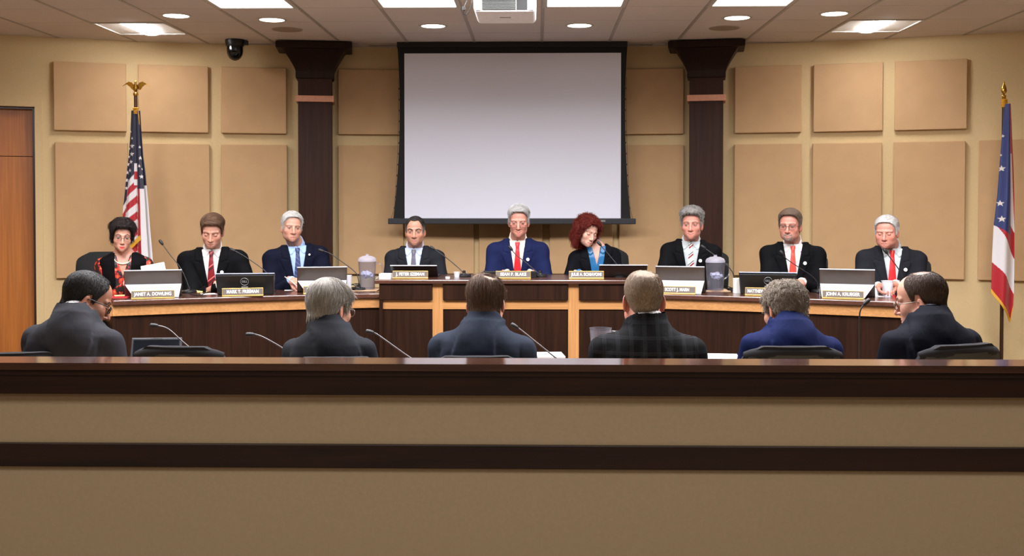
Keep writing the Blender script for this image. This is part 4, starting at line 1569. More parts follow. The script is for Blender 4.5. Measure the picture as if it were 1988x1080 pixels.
def ceiling_parts():
    tile = MATS.get('ceiling_tile_p') or bpy.data.materials['ceiling_tile']
    holes = []                                   # (x0, x1, y0, y1) lights
    for k in (-4, -2, 0, 2):
        holes.append((GX + TILE * k, GX + TILE * (k + 1), GY - 4 * TILE, GY - 2 * TILE, 'troffer'))
    for k in (-6, 4):
        holes.append((GX + TILE * k, GX + TILE * (k + 1), GY - TILE, GY, 'basket'))
    for r0 in (5, 12, 17):
        for k in (-6, -4, -2, 0, 2, 4):
            holes.append((GX + TILE * k, GX + TILE * (k + 1), GY - (r0 + 2) * TILE, GY - r0 * TILE, 'troffer'))
    mb = MB()
    tees = MB()
    for k in range(-9, 8):
        x = GX + TILE * k
        if not -5.3 < x < 4.9:
            continue
        ye = min(9.98, wall_y(x) - 0.01)
        tees.box(x - 0.0125, x + 0.0125, -3.3, ye, CEIL - 0.004, CEIL + 0.02)
    for k in range(-9, 8):
        for r in range(-1, 21):
            x0, x1 = GX + TILE * k, GX + TILE * (k + 1)
            y0, y1 = GY - TILE * r, GY - TILE * (r - 1)
            if any(h[0] - 0.01 < (x0 + x1) / 2 < h[1] + 0.01 and h[2] - 0.01 < (y0 + y1) / 2 < h[3] + 0.01 for h in holes):
                continue
            a0, a1, b0, b1 = x0 + 0.013, x1 - 0.013, y0 + 0.0048, y1 - 0.0048
            a0, a1 = max(a0, -5.4), min(a1, 4.95)
            if a1 - a0 < 0.05:
                continue
            w0, w1 = wall_y(a0) + 0.10, wall_y(a1) + 0.10
            if r == -1:
                b1 = 10.0
            if b0 >= max(w0, w1):
                continue
            pl = [(a0, b0), (a1, b0), (a1, b1), (a0, b1)]
            mb.prism(pl, CEIL, CEIL + 0.02)
    t = mb.build('ceiling_tile', tile)
    struct(t)
    struct(tees.build('ceiling_trim', plain('tee_enamel', (172, 162, 154), 0.5)))
    # border against the wall: a plain strip
    mb = MB()
    n = 24
    xs = [-1.05 - 1.7 + (4.9) * i / n for i in range(n + 1)]
    lo, hi = 10.0, None
    xs = [X0 - 2.45 + 4.9 * i / n for i in range(n + 1)]
    P = [[Vector((x, min(10.005, wall_y(x)), CEIL)), Vector((x, wall_y(x) + 0.05, CEIL))] for x in xs]
    mb.slab(P, lambda i, j: (0, 0, 0.02))
    struct(mb.build('ceiling_border', tile))
    mb = MB()
    mb.box(X0 - 1.62, X0 + 1.66, 9.985, 10.003, CEIL - 0.006, CEIL + 0.01)
    struct(mb.build('trim_1', plain('tee_enamel', (172, 162, 154), 0.5)))
    return holes


HOLES = ceiling_parts()
L_DAIS, L_WELL, L_HALL, L_BASKET, L_DOWN = 2.6, 3.0, 0.9, 34.0, 6.0
SPREADS = (110.0, 168.0, 160.0)
W_DAIS, W_WELL, W_HALL = 4.0, 84.0, 7.0
lamp_col = (0.985, 0.965, 0.985)


def lamp(parent, w, d, watts, spread, z=-0.012):
    """the light a louvred fitting throws down"""
    l = bpy.data.lights.new('fitting_light', 'AREA')
    l.shape = 'RECTANGLE'
    l.size, l.size_y = w, d
    l.energy = watts
    l.spread = R(spread)
    l.color = lamp_col
    o = bpy.data.objects.new('fitting_light', l)
    COL.objects.link(o)
    o.parent = parent
    o.location = (0, 0, z)
    return o



def lights():
    fr = plain('light_frame', (196, 192, 186), 0.45)
    dm = glow('diffuser_dais', lamp_col, L_DAIS)
    dh = glow('diffuser_hall', lamp_col, L_HALL)
    dw = glow('diffuser_well', lamp_col, L_WELL)
    # labels by where each stands in the rows
    vis = ['lit ceiling panel in the front row beside the dome camera side of the room', 'lit ceiling panel beside the projector cable', 'lit ceiling panel between projector and second column', 'lit ceiling panel in the front row farthest towards the star flag with red stripes']
    i = 0
    proto = {}
    for (x0, x1, y0, y1, kind) in HOLES:
        cx, cy = (x0 + x1) / 2, (y0 + y1) / 2
        if kind == 'troffer':
            near = y1 > 7.0
            zone = 0 if y1 > 7.0 else (1 if y1 > 4 else 2)
            if near:
                lab, grp = vis[i], 'flat lit panels in the ceiling'
                i += 1
            else:
                lab, grp = ('lit ceiling panel above the staff table', 'lit panels above the staff table') if zone == 1 else ('lit ceiling panel over the hall seats', 'lit panels over the hall')
            if zone in proto:
                dup(proto[zone], (cx, cy, CEIL), 0, lab, grp)
                continue
            t = thing('ceiling_light', lab, 'light', (cx, cy, CEIL), 0, grp)
            proto[zone] = t
            hx, hy = TILE / 2, TILE
            mb = MB()
            for sx0, sx1, sy0, sy1 in ((-hx, -hx + 0.032, -hy, hy), (hx - 0.032, hx, -hy, hy), (-hx + 0.032, hx - 0.032, -hy, -hy + 0.030), (-hx + 0.032, hx - 0.032, hy - 0.030, hy)):
                mb.box(sx0, sx1, sy0, sy1, -0.008, 0.02)
            mb.build('frame', fr, t, bevel=0.002)
            MB().box(-hx + 0.03, hx - 0.03, -hy + 0.028, hy - 0.028, 0.0, 0.012).build('diffuser', (dm, dw, dh)[zone], t)
            lamp(t, 0.54, 1.14, (W_DAIS, W_WELL, W_HALL)[zone], SPREADS[zone])
        else:
            lab = 'recessed square ceiling light with glowing basket on the eagle flag side' if cx < 0 else 'recessed square ceiling light with glowing basket on the spear tipped flag side'
            if 'basket' in proto:
                dup(proto['basket'], (cx, cy, CEIL), 0, lab, 'square basket lights')
                continue
            t = thing('basket_light', lab, 'light', (cx, cy, CEIL), 0, 'square basket lights')
            proto['basket'] = t
            h = TILE / 2
            mb = MB()
            for q in ((-h, -h + 0.022, -h, h), (h - 0.022, h, -h, h), (-h + 0.022, h - 0.022, -h, -h + 0.022), (-h + 0.022, h - 0.022, h - 0.022, h)):
                mb.box(q[0], q[1], q[2], q[3], -0.008, 0.02)
            mb.build('frame', fr, t, bevel=0.002)
            # curved white reflector pan rising into the ceiling, open basket hanging in the middle
            P = []
            n = 12
            for a in range(n + 1):
                u = -1 + 2 * a / n
                row = []
                for b_ in range(n + 1):
                    v = -1 + 2 * b_ / n
                    row.append(Vector((u * (h - 0.02), v * (h - 0.02), 0.0 + 0.010 * (1 - max(abs(u), abs(v)) ** 3))))
                P.append(row)
            MB().slab(P, lambda i, j: (0, 0, 0.001)).build('reflector', plain('reflector_white', (236, 232, 224), 0.5), t, smooth=60)
            P = []
            for a in range(13):
                u = -1 + 2 * a / 12
                P.append([Vector((u * 0.105, v * (h - 0.05), -0.030 * (1 - u * u) + 0.008)) for v in (-1, -0.5, 0, 0.5, 1)])
            MB().slab(P, lambda i, j: (0, 0, 0.004)).build('basket', glow('basket_glow', lamp_col, L_BASKET), t, smooth=60)
    down = [(342, 30.5, 'round recessed light next to the basket light above the eagle flag'), (528, 38.5, 'round recessed light above the dome camera'), (841, 50.5, 'round recessed light above the screen on the cable side of the projector'), (1125, 49.5, 'round recessed light above the screen beyond the projector'), (1431, 34.5, 'round recessed light above the second column'), (1620, 26.5, 'round recessed light next to the basket light above the spear tipped flag')]
    d0 = None
    for px, py, lab in down:
        p = onz(px, py, CEIL)
        if d0:
            dup(d0, (p.x, p.y, CEIL), 0, lab, 'round recessed lights')
            continue
        d0 = thing('downlight', lab, 'light', (p.x, p.y, CEIL), 0, 'round recessed lights')
        MB().lathe([(0.098, 0.012), (0.098, -0.003), (0.105, -0.005), (0.118, -0.004), (0.120, 0.001)], 40).build('trim_ring', fr, d0, smooth=40)
        MB().lathe([(0.0001, -0.0015), (0.10, -0.0015), (0.10, 0.004)], 40).build('lamp', glow('downlight_glow', (1.0, 0.92, 0.82), L_DOWN), d0)
    s0 = None
    for px, py, lab in ((557.5, 57.2, 'round flush ceiling speaker above the first column'), (1406, 54.5, 'round flush ceiling speaker above the second column')):
        p = onz(px, py, CEIL)
        if s0:
            dup(s0, (p.x, p.y, CEIL), 0, lab, 'ceiling speakers')
            continue
        s0 = thing('ceiling_speaker', lab, 'speaker', (p.x, p.y, CEIL), 0, 'ceiling speakers')
        MB().lathe([(0.118, 0.004), (0.118, -0.004), (0.128, -0.004), (0.131, 0.002)], 40).build('rim', plain('speaker_rim', (176, 160, 146), 0.6), s0, smooth=40)
        MB().lathe([(0.0001, -0.005), (0.08, -0.005), (0.118, -0.003), (0.118, 0.004)], 40).build('grille', fabric('speaker_grille', (166, 148, 132), 0.9, 1500, 0.3, 0.4), s0, smooth=40)
    # slot diffusers beside the screen
    v0 = None
    for px0, px1, lab in ((716, 770, 'slim slot air diffuser above the panels on the first column side of the screen'), (1219, 1268, 'slim slot air diffuser above the panels on the second column side of the screen')):
        a, b_ = at(px0, 90, 10.12), at(px1, 90, 10.12)
        t = thing('air_diffuser', lab, 'vent', ((a.x + b_.x) / 2, 10.10, CEIL), 0, 'slot diffusers')
        w = (b_.x - a.x) / 2
        mb = MB()
        mb.box(-w, w, -0.045, -0.020, -0.007, 0.0)
        mb.box(-w, w, 0.020, 0.045, -0.007, 0.0)
        mb.box(-w, -w + 0.012, -0.02, 0.02, -0.007, 0.0)
        mb.box(w - 0.012, w, -0.02, 0.02, -0.007, 0.0)
        mb.build('frame', plain('tee_enamel', (172, 162, 154), 0.5), t)
        MB().box(-w + 0.012, w - 0.012, -0.02, 0.02, -0.003, 0.0).build('slot', black, t)


lights()


def wall_things():
    # acoustic panels: (pixel left, right, row, label)
    rows = {'u': (2.866, 2.259), 'l': (2.156, 0.950)}
    px = [
        (105.7, 246.7, 'u', 'upper tan fabric wall panel nearest the wooden door'),
        (270, 405.5, 'u', 'upper tan fabric wall panel just beyond the eagle finial, below the square light'),
        (430, 557, 'u', 'upper tan fabric wall panel under the dome camera, beside the first column'),
        (657, 784, 'u', 'upper tan fabric wall panel between first column and screen'),
        (1200, 1326.5, 'u', 'upper tan fabric wall panel between screen and second column'),
        (1425.3, 1555, 'u', 'upper tan fabric wall panel beside the second column on its far side'),
        (1578, 1712.3, 'u', 'upper tan fabric wall panel in the middle between second column and spear tipped flag'),
        (1735, 1875.6, 'u', 'upper tan fabric wall panel nearest the spear tipped flag'),
        (107.5, 248.6, 'l', 'tall lower wall panel nearest the wooden door'),
        (271, 407.5, 'l', 'tall lower wall panel beside the eagle flag, above the man with brown hair'),
        (430, 558, 'l', 'tall lower wall panel above the white haired man, beside the first column'),
        (657, 783, 'l', 'tall lower wall panel between first column and screen'),
        (797, 920, 'l', 'tall lower wall panel behind the man with short dark hair, half hidden by screen'),
        (930, 1053, 'l', 'tall lower wall panel behind the smiling man, half hidden by screen'),
        (1067, 1190, 'l', 'tall lower wall panel behind the red haired woman, half hidden by screen'),
        (1202, 1327, 'l', 'tall lower wall panel between screen and second column'),
        (1425, 1555, 'l', 'tall lower wall panel beyond the second column, above the man with goatee'),
        (1577, 1711.5, 'l', 'tall lower wall panel between the man with goatee and the stout man'),
        (1734, 1873.5, 'l', 'tall lower wall panel behind the stout white haired man'),
        (1899.6, 2046, 'l', 'tall lower wall panel partly hidden by the spear tipped flag'),
    ]
    for x0, x1, r, lab in px:
        z1, z0 = rows[r]
        a0, a1 = wall_hit(x0, 0.05), wall_hit(x1, 0.05)
        am = (a0 + a1) / 2
        c = wall_pt(am, 0.0, z0)
        t = thing('acoustic_panel', lab, 'panel', c, -am, 'tan acoustic wall panels')
        w = (RW - 0.05) * math.tan((a1 - a0) / 2)
        sag = (RW) * (1 - math.cos((a1 - a0) / 2)) + 0.002
        MB().box(-w, w, -0.05, -0.008 - sag * 0.2, 0, z1 - z0).build('fabric_face', panel_cloth, t, bevel=0.006, seg=2)
        MB().box(-w + 0.03, w - 0.03, -0.012, 0.004, 0.03, z1 - z0 - 0.03).build('backing_board', plain('backing', (120, 96, 66), 0.8), t)
    # columns
    for px_, lab in ((612.2, 'first dark wood column with flared capital, nearest the dome camera'), (1370.4, 'second dark wood column with flared capital, beyond the screen')):
        p = at(px_, 398, 9.95)
        ang = -math.asin((p.x - X0) / RW)
        t = struct(thing('column', lab, 'column', (p.x - 0.15 * math.sin(ang), p.y + 0.15 * math.cos(ang), 0), ang))
        MB().box(-0.152, 0.152, -0.15, 0.18, 0, 2.76).build('shaft', column_wood, t, bevel=0.004)
        MB().box(-0.172, 0.172, -0.172, 0.18, 2.540, 2.597).build('band', plain('copper_band', (214, 150, 118), 0.45), t, bevel=0.003)
        MB().box(-0.175, 0.175, -0.175, 0.18, 0, 0.16).build('plinth', column_wood, t, bevel=0.004)
        # capital: neck, concave flare, top slab
        prof = [(0.168, 2.752), (0.172, 2.760), (0.172, 2.818)]
        for i in range(1, 11):
            u = i / 10
            prof.append((0.172 + 0.104 * (u ** 1.25), 2.818 + 0.188 * u))
        prof += [(0.332, 3.008), (0.338, 3.014), (0.338, 3.062), (0.330, 3.066)]
        rings = [[Vector((-r_, -r_ + 0.01, z)), Vector((r_, -r_ + 0.01, z)), Vector((r_, 0.18, z)), Vector((-r_, 0.18, z))] for r_, z in prof]
        mb = MB().grid(rings, closed_u=True)
        mb.f.append((3, 2, 1, 0))
        o = 4 * (len(rings) - 1)
        mb.f.append((o, o + 1, o + 2, o + 3))
        mb.build('capital', wood('capital_walnut', (34, 18, 11), (50, 27, 18), 0.45, 2, 0.9, 0.0, 0.2), t)
    # projection screen
    Y = 9.93
    a, b_ = at(785, 104, Y), at(1205, 424, Y)
    tl, tr_ = at(771.5, 88, Y), at(1218, 88, Y)
    bl, br = at(763.5, 425, Y), at(1224.5, 425, Y)
    ml, mr = at(775.5, 230, Y), at(1214, 230, Y)
    t = thing('projection_screen', 'blank white projection screen with black borders, pulled down behind the council', 'screen', ((a.x + b_.x) / 2, Y, CEIL))
    ox, oz = t.location.x, CEIL
    n = 16
    P = []
    for i in range(n + 1):
        u = i / n
        z = tl.z + (bl.z - tl.z) * u
        # tab-tensioned border: side edges curve in and then flare to the bar

        def q(x0, x1, x2):
            return x0 * (1 - u) * (1 - 2 * u) * 1.0 + x1 * 4 * u * (1 - u) + x2 * u * (2 * u - 1)
        P.append([Vector((q(tl.x, ml.x, bl.x) - ox, 0, z - oz)), Vector((0, 0, z - oz)), Vector((q(tr_.x, mr.x, br.x) - ox, 0, z - oz))])
    MB().slab(P, lambda i, j: (0, 0.003, 0)).build('black_border', plain('screen_black', (13, 13, 14), 0.8), t)
    scr = MB().box(a.x - ox, b_.x - ox, -0.002, 0.0, b_.z - oz, a.z - oz)
    scr.build('white_surface', plain('screen_white', (228, 230, 243), 0.9, 0, 30, 0.0), t)
    c0, c1 = at(754, 425, Y), at(1234, 435.5, Y)
    MB().box(c0.x - ox, c1.x - ox, -0.028, 0.022, c1.z - oz, c0.z - oz + 0.004).build('bottom_bar', plain('bar_black', (34, 35, 40), 0.4), t, bevel=0.006)
    h0 = at(771, 87, Y)
    MB().box(h0.x - ox, tr_.x - ox, -0.02, 0.06, -0.05, -0.001).build('case', black, t)
    pl = at(1171, 429.5, Y - 0.03)
    MB().box(pl.x - ox - 0.022, pl.x - ox + 0.022, -0.032, -0.027, pl.z - oz - 0.009, pl.z - oz + 0.009).build('pull_tab', plain('steel', (170, 168, 164), 0.3, 1.0), t, bevel=0.002)
    for side in (0, 2):
        mb = MB()
        path = [P[i][side] * 1.0 + Vector(((-0.012 if side == 0 else 0.012) * math.sin(PI * i / n), -0.002, 0)) for i in range(3, n + 1)]
        path[-1] = path[-1] + Vector(((-0.018 if side == 0 else 0.018), 0, 0))
        mb.tube(path, 0.0016, 5)
        for k in range(4, n, 1):
            c = P[k][side]
            mb.box(c.x - 0.006, c.x + 0.006, -0.004, 0.004, c.z - 0.008, c.z + 0.008)
        mb.build('tension_cord', plain('cord_dark', (48, 34, 24), 0.7), t)
    # dome camera on the ceiling
    p = at(456, 85, 9.75)
    t = thing('security_camera', 'black dome security camera hanging from the ceiling', 'camera', (p.x, p.y, CEIL))
    zt = at(456, 78, 9.75).z - CEIL
    zb = at(456, 118, 9.75).z - CEIL
    MB().lathe([(0.06, 0), (0.06, zt + 0.03), (0.085, zt + 0.005), (0.086, zt - 0.02), (0.078, zt - 0.055), (0.072, zt - 0.058)], 28).build('housing', black_gloss, t, smooth=40)
    dome = [(0.072, zt - 0.05)]
    hgt = zt - 0.095 - zb
    dome += [(0.072, zt - 0.095)] + [(0.072 * math.cos(a_ * PI / 16), zt - 0.095 - hgt * math.sin(a_ * PI / 16)) for a_ in range(1, 8)] + [(0.0001, zb)]
    MB().lathe(dome, 28).build('dome', plain('smoked_dome', (10, 12, 12), 0.12), t, smooth=60)
    MB().box(0.06, 0.118, -0.02, 0.02, zt - 0.045, zt - 0.005).build('bracket', black, t, bevel=0.004)
    # projector under the ceiling
    Yn = 6.25
    a, b_ = at(919, 0, Yn), at(1041, 23, Yn)
    w = (b_.x - a.x) / 2
    zb = b_.z - CEIL
    t = thing('projector', 'white projector with dark rear vents hanging from the ceiling', 'projector', ((a.x + b_.x) / 2, Yn, CEIL))
    h_ = 0.125
    pr = [(-w, zb + 0.02), (-w + 0.015, zb), (w - 0.015, zb), (w, zb + 0.02), (w, zb + h_), (w - 0.03, zb + h_ + 0.012), (-w + 0.03, zb + h_ + 0.012), (-w, zb + h_)]
    MB().prism(pr, 0.0, 0.40, 'y').build('case', plain('projector_white', (226, 226, 230), 0.45), t, bevel=0.01)
    MB().box(-w + 0.05, w * 0.35, -0.004, 0.001, zb + 0.012, zb + h_ - 0.012).build('air_grille', plain('vent_dark', (46, 48, 46), 0.5), t)
    MB().box(w * 0.38, w - 0.05, -0.004, 0.001, zb + 0.012, zb + h_ - 0.012).build('port_bay', black, t)
    sl = MB()
    for i in range(12):
        sl.box(-w + 0.05, w * 0.35, -0.007, -0.004, zb + 0.016 + i * 0.0085, zb + 0.0195 + i * 0.0085)
    sl.build('vent_slat', plain('slat_grey', (84, 86, 84), 0.5), t)
    MB().box(-w + 0.012, -w + 0.042, -0.006, 0.001, zb + 0.008, zb + h_ - 0.006).build('corner_block', plain('grey_plastic', (140, 142, 146), 0.5), t, bevel=0.003)
    MB().box(w - 0.042, w - 0.012, -0.006, 0.001, zb + 0.008, zb + h_ - 0.006).build('corner_block', plain('grey_plastic', (140, 142, 146), 0.5), t, bevel=0.003)
    MB().box(-0.035, 0.03, 0.17, 0.20, zb - 0.001, zb + 0.004).build('bottom_label', plain('label_grey', (150, 148, 150), 0.5), t)
    MB().lathe([(0.02, 0), (0.02, zb + h_ + 0.03), (0.07, zb + h_ + 0.025), (0.07, zb + h_ + 0.005)], 16, c=(0, 0.2, 0)).build('ceiling_mount', white_metal, t, smooth=40)
    MB().lathe([(0.032, 0), (0.036, 0.02), (0.03, 0.03)], 20, M=Matrix.Translation((w * 0.4, 0.4, zb + 0.06)) @ Matrix.Rotation(R(-90), 4, 'X')).build('lens', black_gloss, t, smooth=40)
    cb = MB()
    pts = [(-w * 0.95, 0.03, zb + h_ - 0.02), (-w - 0.02, 0.0, zb + 0.09), (-w - 0.05, -0.01, zb + 0.03), (-w - 0.055, 0.0, zb - 0.005), (-w - 0.04, 0.01, zb - 0.012), (-w - 0.02, 0.01, zb + 0.02), (-w - 0.005, 0.02, zb + 0.08), (-w + 0.01, 0.03, zb + 0.11)]
    q = []
    for i in range(len(pts) - 1):
        for k in range(5):
            u = k / 5
            p0, p1, p2, p3 = (Vector(pts[max(i - 1, 0)]), Vector(pts[i]), Vector(pts[i + 1]), Vector(pts[min(i + 2, len(pts) - 1)]))
            q.append(0.5 * ((2 * p1) + (p2 - p0) * u + (2 * p0 - 5 * p1 + 4 * p2 - p3) * u * u + (3 * p1 - p0 - 3 * p2 + p3) * u ** 3))
    cb.tube(q, 0.0028, 6)
    c = cb.build('cable', black, t, smooth=60)
    MB().box(-w - 0.062, -w - 0.046, -0.012, 0.006, zb + 0.008, zb + 0.032).build('plug', black, c, bevel=0.003)


wall_things()

# ------------------------------------------------------------------ the two flags on floor poles
def flag_cloth(name, parent, top, bot, width_fn, folds, n=60, mcol=70, mat=None, hem=None, seed=1, depth=0.05):
    """gathered cloth hanging from a pole. u runs round the gathered cloth, v from the top down;
    the uv layer holds the place on the flat flag"""
    rng = random.Random(seed)
    ph = [rng.uniform(0, 6.28) for _ in range(4)]
    P, UV = [], []
    for i in range(n + 1):
        v = i / n
        row = []
        for j in range(mcol + 1):
            u = j / mcol
            x0, x1 = width_fn(v)
            zz = top + (bot(u) - top) * v
            x = x0 + (x1 - x0) * (u + 0.018 * math.sin(u * 2 * PI * folds + ph[0] + 1.2 * v))
            amp = depth * min(1, v * 2.2 + 0.12)
            y = amp * math.sin(u * PI * 2 * folds + ph[1] + 1.5 * v) + 0.4 * amp * math.sin(u * PI * 5.1 * folds * 0.6 + ph[2] - 2 * v)
            row.append(Vector((x, y, zz)))
        P.append(row)
    return P


def painted_cloth(name, P, colf, parent, mat, off=0.0025):
    """cloth mesh coloured per face corner from the flat flag's pattern"""
    a, b = len(P), len(P[0])
    V = np.array([[tuple(p) for p in r] for r in P], float)
    idx = np.arange(a * b).reshape(a, b)
    q = np.stack([idx[:-1, :-1], idx[:-1, 1:], idx[1:, 1:], idx[1:, :-1]], -1).reshape(-1, 4)
    V1 = V.reshape(-1, 3)
    V2 = V1 + np.array([0, off, 0])
    Q = np.concatenate([q, q[:, ::-1] + a * b])
    v, u = np.meshgrid(np.linspace(0, 1, a), np.linspace(0, 1, b), indexing='ij')
    c = colf(u.ravel(), v.ravel(), V1)
    return npmesh(name, np.concatenate([V1, V2]), Q, mat, parent, np.concatenate([c, c]))


def cloth_mat():
    m, nt, b = newmat('flag_nylon')
    a = N(nt, 'ShaderNodeAttribute', attribute_name='tint')
    nt.links.new(a.outputs['Color'], b.inputs['Base Color'])
    b.inputs['Roughness'].default_value = 0.5
    b.inputs['Sheen Weight'].default_value = 0.2
    f = noise(nt, mapping(nt, (1, 1, 1)), 900, 2)
    bump(nt, b, f, 0.1, 0.001)
    return m


def star_pts(r, n=5, inner=0.40):
    return [((r if k % 2 == 0 else r * inner) * math.sin(PI * k / n), (r if k % 2 == 0 else r * inner) * math.cos(PI * k / n)) for k in range(2 * n)]


def in_star(x, z, r):
    ang = np.arctan2(x, z)
    d = np.hypot(x, z)
    k = 2 * PI / 5
    a = np.abs((ang + k / 2) % k - k / 2)
    # edge of a five pointed star between tip (angle 0, r) and notch (angle 36 deg, 0.4 r)
    x1, y1 = r, 0.0
    x2, y2 = 0.40 * r * math.cos(k / 2), 0.40 * r * math.sin(k / 2)
    px, py = d * np.cos(a), d * np.sin(a)
    return (x2 - x1) * (py - y1) - (y2 - y1) * (px - x1) > 0


def flags():
    gold = plain('polished_gold', (214, 170, 78), 0.22, 1.0)
    fringe = plain('gold_fringe', (214, 158, 40), 0.7, 0, 300, 0.25)
    polewood = wood('pole_wood', (66, 34, 22), (84, 46, 30), 0.35, 2, 1.0)
    cm = cloth_mat()
    navy_, red_, white_, blue_ = [np.array(lin(c)[:3]) for c in ((22, 24, 52), (176, 20, 36), (226, 222, 224), (30, 44, 104))]
    # ---- stars and stripes
    Y = 9.22
    S = Y / FPX
    top = at(265, 160, Y)
    base = at(265, 398, Y)
    px = lambda x: (x - 265) * S
    pz = lambda y: 1.6 + (398 - y) * S
    t = thing('flag', 'stars and stripes flag on a wooden pole topped by a gold eagle', 'flag', (base.x, Y, 0))
    MB().tube([(0, 0, 0.03), (0, 0, pz(182))], 0.0145, 14).build('pole', polewood, t, smooth=40)
    MB().lathe([(0.17, 0.0), (0.17, 0.015), (0.10, 0.04), (0.03, 0.06), (0.02, 0.10), (0.0001, 0.10)], 32).build('floor_stand', gold, t, smooth=40)
    # eagle: ball, body, head, spread wings
    eg = MB()
    zb = pz(184)
    eg.lathe([(0.0001, -0.02), (0.018, -0.012), (0.021, 0.0), (0.018, 0.012), (0.008, 0.022), (0.010, 0.03)], 16, c=(0, 0, zb + 0.008))
    eg.lathe([(0.0001, 0.0), (0.016, 0.012), (0.020, 0.035), (0.015, 0.060), (0.009, 0.075), (0.011, 0.085), (0.009, 0.096), (0.0001, 0.102)], 14, c=(0, 0, zb + 0.024))
    eg.tube([(0, -0.006, zb + 0.116), (0.0, -0.022, zb + 0.110)], [0.006, 0.001], 8)
    for s in (-1, 1):
        P = []
        for i in range(9):
            u = i / 8
            x = s * (0.010 + 0.094 * u)
            zc = zb + 0.070 + 0.050 * math.sin(u * PI * 0.80) - 0.012 * u
            ch = 0.027 * (1 - 0.55 * u ** 2)
            P.append([Vector((x + s * 0.010 * (k - 1), 0.010 - 0.012 * math.sin(u * PI) + 0.004 * k, zc - ch * k / 3 + 0.004 * ((i + k) % 2))) for k in range(4)])
        eg.slab(P, lambda i, j: (0, 0.006, 0))
    eg.tube([(0, 0.006, zb + 0.03), (0, 0.02, zb + 0.005)], [0.012, 0.018], 8)
    eg.build('eagle_finial', gold, t, smooth=50)
    cd = MB()
    for k in range(5):
        z = pz(209 + k * 2.6)
        cd.lathe([(0.020, -0.005), (0.026, 0), (0.020, 0.005)], 16, c=(0, 0, z), cap=False)
    cd.tube([(0.022, -0.01, pz(212)), (0.030, -0.012, pz(225)), (0.033, -0.01, pz(240)), (0.03, 0, pz(250))], 0.004, 6)
    cd.build('gold_cord', fringe, t, smooth=60)

    def bands(pts):
        ys = [p[0] for p in pts]
        return lambda y, k: float(np.interp(y, ys, [p[k] for p in pts]))
    out = bands([(214, 257, 272), (260, 255, 274), (300, 252, 276), (340, 247, 280), (372, 244, 282), (400, 241, 284), (440, 238, 286), (500, 233, 290), (560, 228, 294), (640, 225, 297)])
    ya, yb = 214, 640

    def layer(nm, xr, seedv, yoff, yend, colf, folds, depth):
        n, mcol = 300, 150
        P = []
        rng = random.Random(seedv)
        p0, p1 = rng.uniform(0, 6), rng.uniform(0, 6)
        for i in range(n + 1):
            v = i / n
            y = ya + (yend - ya) * v
            x0 = out(y, 1) + (out(y, 2) - out(y, 1)) * xr[0]
            x1 = out(y, 1) + (out(y, 2) - out(y, 1)) * xr[1]
            row = []
            for j in range(mcol + 1):
                u = j / mcol
                amp = depth * min(1, 0.15 + v * 1.4)
                row.append(Vector((px(x0 + (x1 - x0) * u), yoff * min(1, 0.3 + v) + amp * math.sin(u * PI * 2 * folds + p0 + 0.8 * v) * math.sin(PI * min(1, max(0, u)) + 0.0) - 0.4 * depth * math.sin(u * PI), pz(y))))
            P.append(row)
        return painted_cloth(nm, P, colf, t, cm)

    def main_col(u, v, V1):
        y = ya + (yb - ya) * v
        x = u
        n = len(u)
        c = np.tile(navy_, (n, 1))
        # stripes start below a slanting canton edge: folds make them climb to the right
        edge = np.interp(x, [0, 0.13, 0.15, 0.62, 0.64, 1], [400, 388, 352, 332, 366, 366])
        k = y - edge + 0
        slope = np.interp(x, [0, 0.32, 0.70, 0.71, 1], [0, 0, 0, 200, 200])
        band = (np.floor(k / 15.5)).astype(int)
        st = k > 0
        striped = np.where((band % 2 == 0)[:, None], white_, red_)
        rs = np.where((x > 0.66)[:, None], np.where((x < 0.79)[:, None], red_, white_), striped)
        c = np.where(st[:, None], rs, c)
        # the short tongue of stripes showing in the fold at the middle
        tong = (x > 0.47) & (x < 0.66) & (y > 317) & (y < 360)
        tb = np.floor((y - 317) / 15.5).astype(int)
        c = np.where(tong[:, None], np.where((tb % 2 == 0)[:, None], white_, red_), c)
        # stars, in the rows the folds leave in sight
        xs = np.array([V1[:, 0] / S + 265, V1[:, 2]]).T
        yy = 398 - (V1[:, 2] - 1.6) / S
        for sx, sy, r in ((255.5, 255, 2.6), (259, 268, 3.4), (259, 283.5, 4.6), (252.5, 288, 3.4), (258.5, 299, 4.6), (251.5, 304, 4.0), (257, 314, 4.4), (250, 319, 4.4), (255, 330.5, 4.2), (249, 335, 4.2), (248, 350, 4.2), (247.5, 365.5, 3.8), (273.8, 285, 3.2), (275, 306.5, 4.4), (277.5, 343, 4.6), (279, 328, 3.0), (273, 322, 3.6)):
            m = in_star((xs[:, 0] - sx) * (1.0), sy - yy, r) & (y < edge + 30)
            m &= ~st | (x > 0.47)
            c[m] = white_
        return c
    layer('cloth', (0, 1), 3, -0.030, yb, main_col, 1.7, 0.022)

    def back_col(u, v, V1):
        y = ya + (yb - ya) * v
        c = np.where((y < 375)[:, None], navy_, np.where((u > 0.5)[:, None], white_, red_))
        return c
    layer('rear_fold', (0.10, 1.06), 7, 0.030, yb - 40, back_col, 2.3, 0.018)
    # fringe along the hem that crosses in front
    P = [[Vector((px(x), -0.055, pz(y))), Vector((px(x + 2), -0.056, pz(y + 9)))] for x, y in ((254, 478), (262, 470), (268, 464), (276, 457))]
    MB().slab(P, lambda i, j: (0, 0.004, 0)).build('gold_fringe', fringe, t)
    # ---- the state pennant with the swallow tail
    Y = 9.02
    S2 = Y / FPX
    base = at(1949, 398, Y)
    px2 = lambda x: (x - 1949) * S2
    pz2 = lambda y: 1.6 + (398 - y) * S2
    t2 = thing('flag', 'red, white and blue state flag on a pole with gold spear tip', 'flag', (base.x, Y, 0))
    t = t2
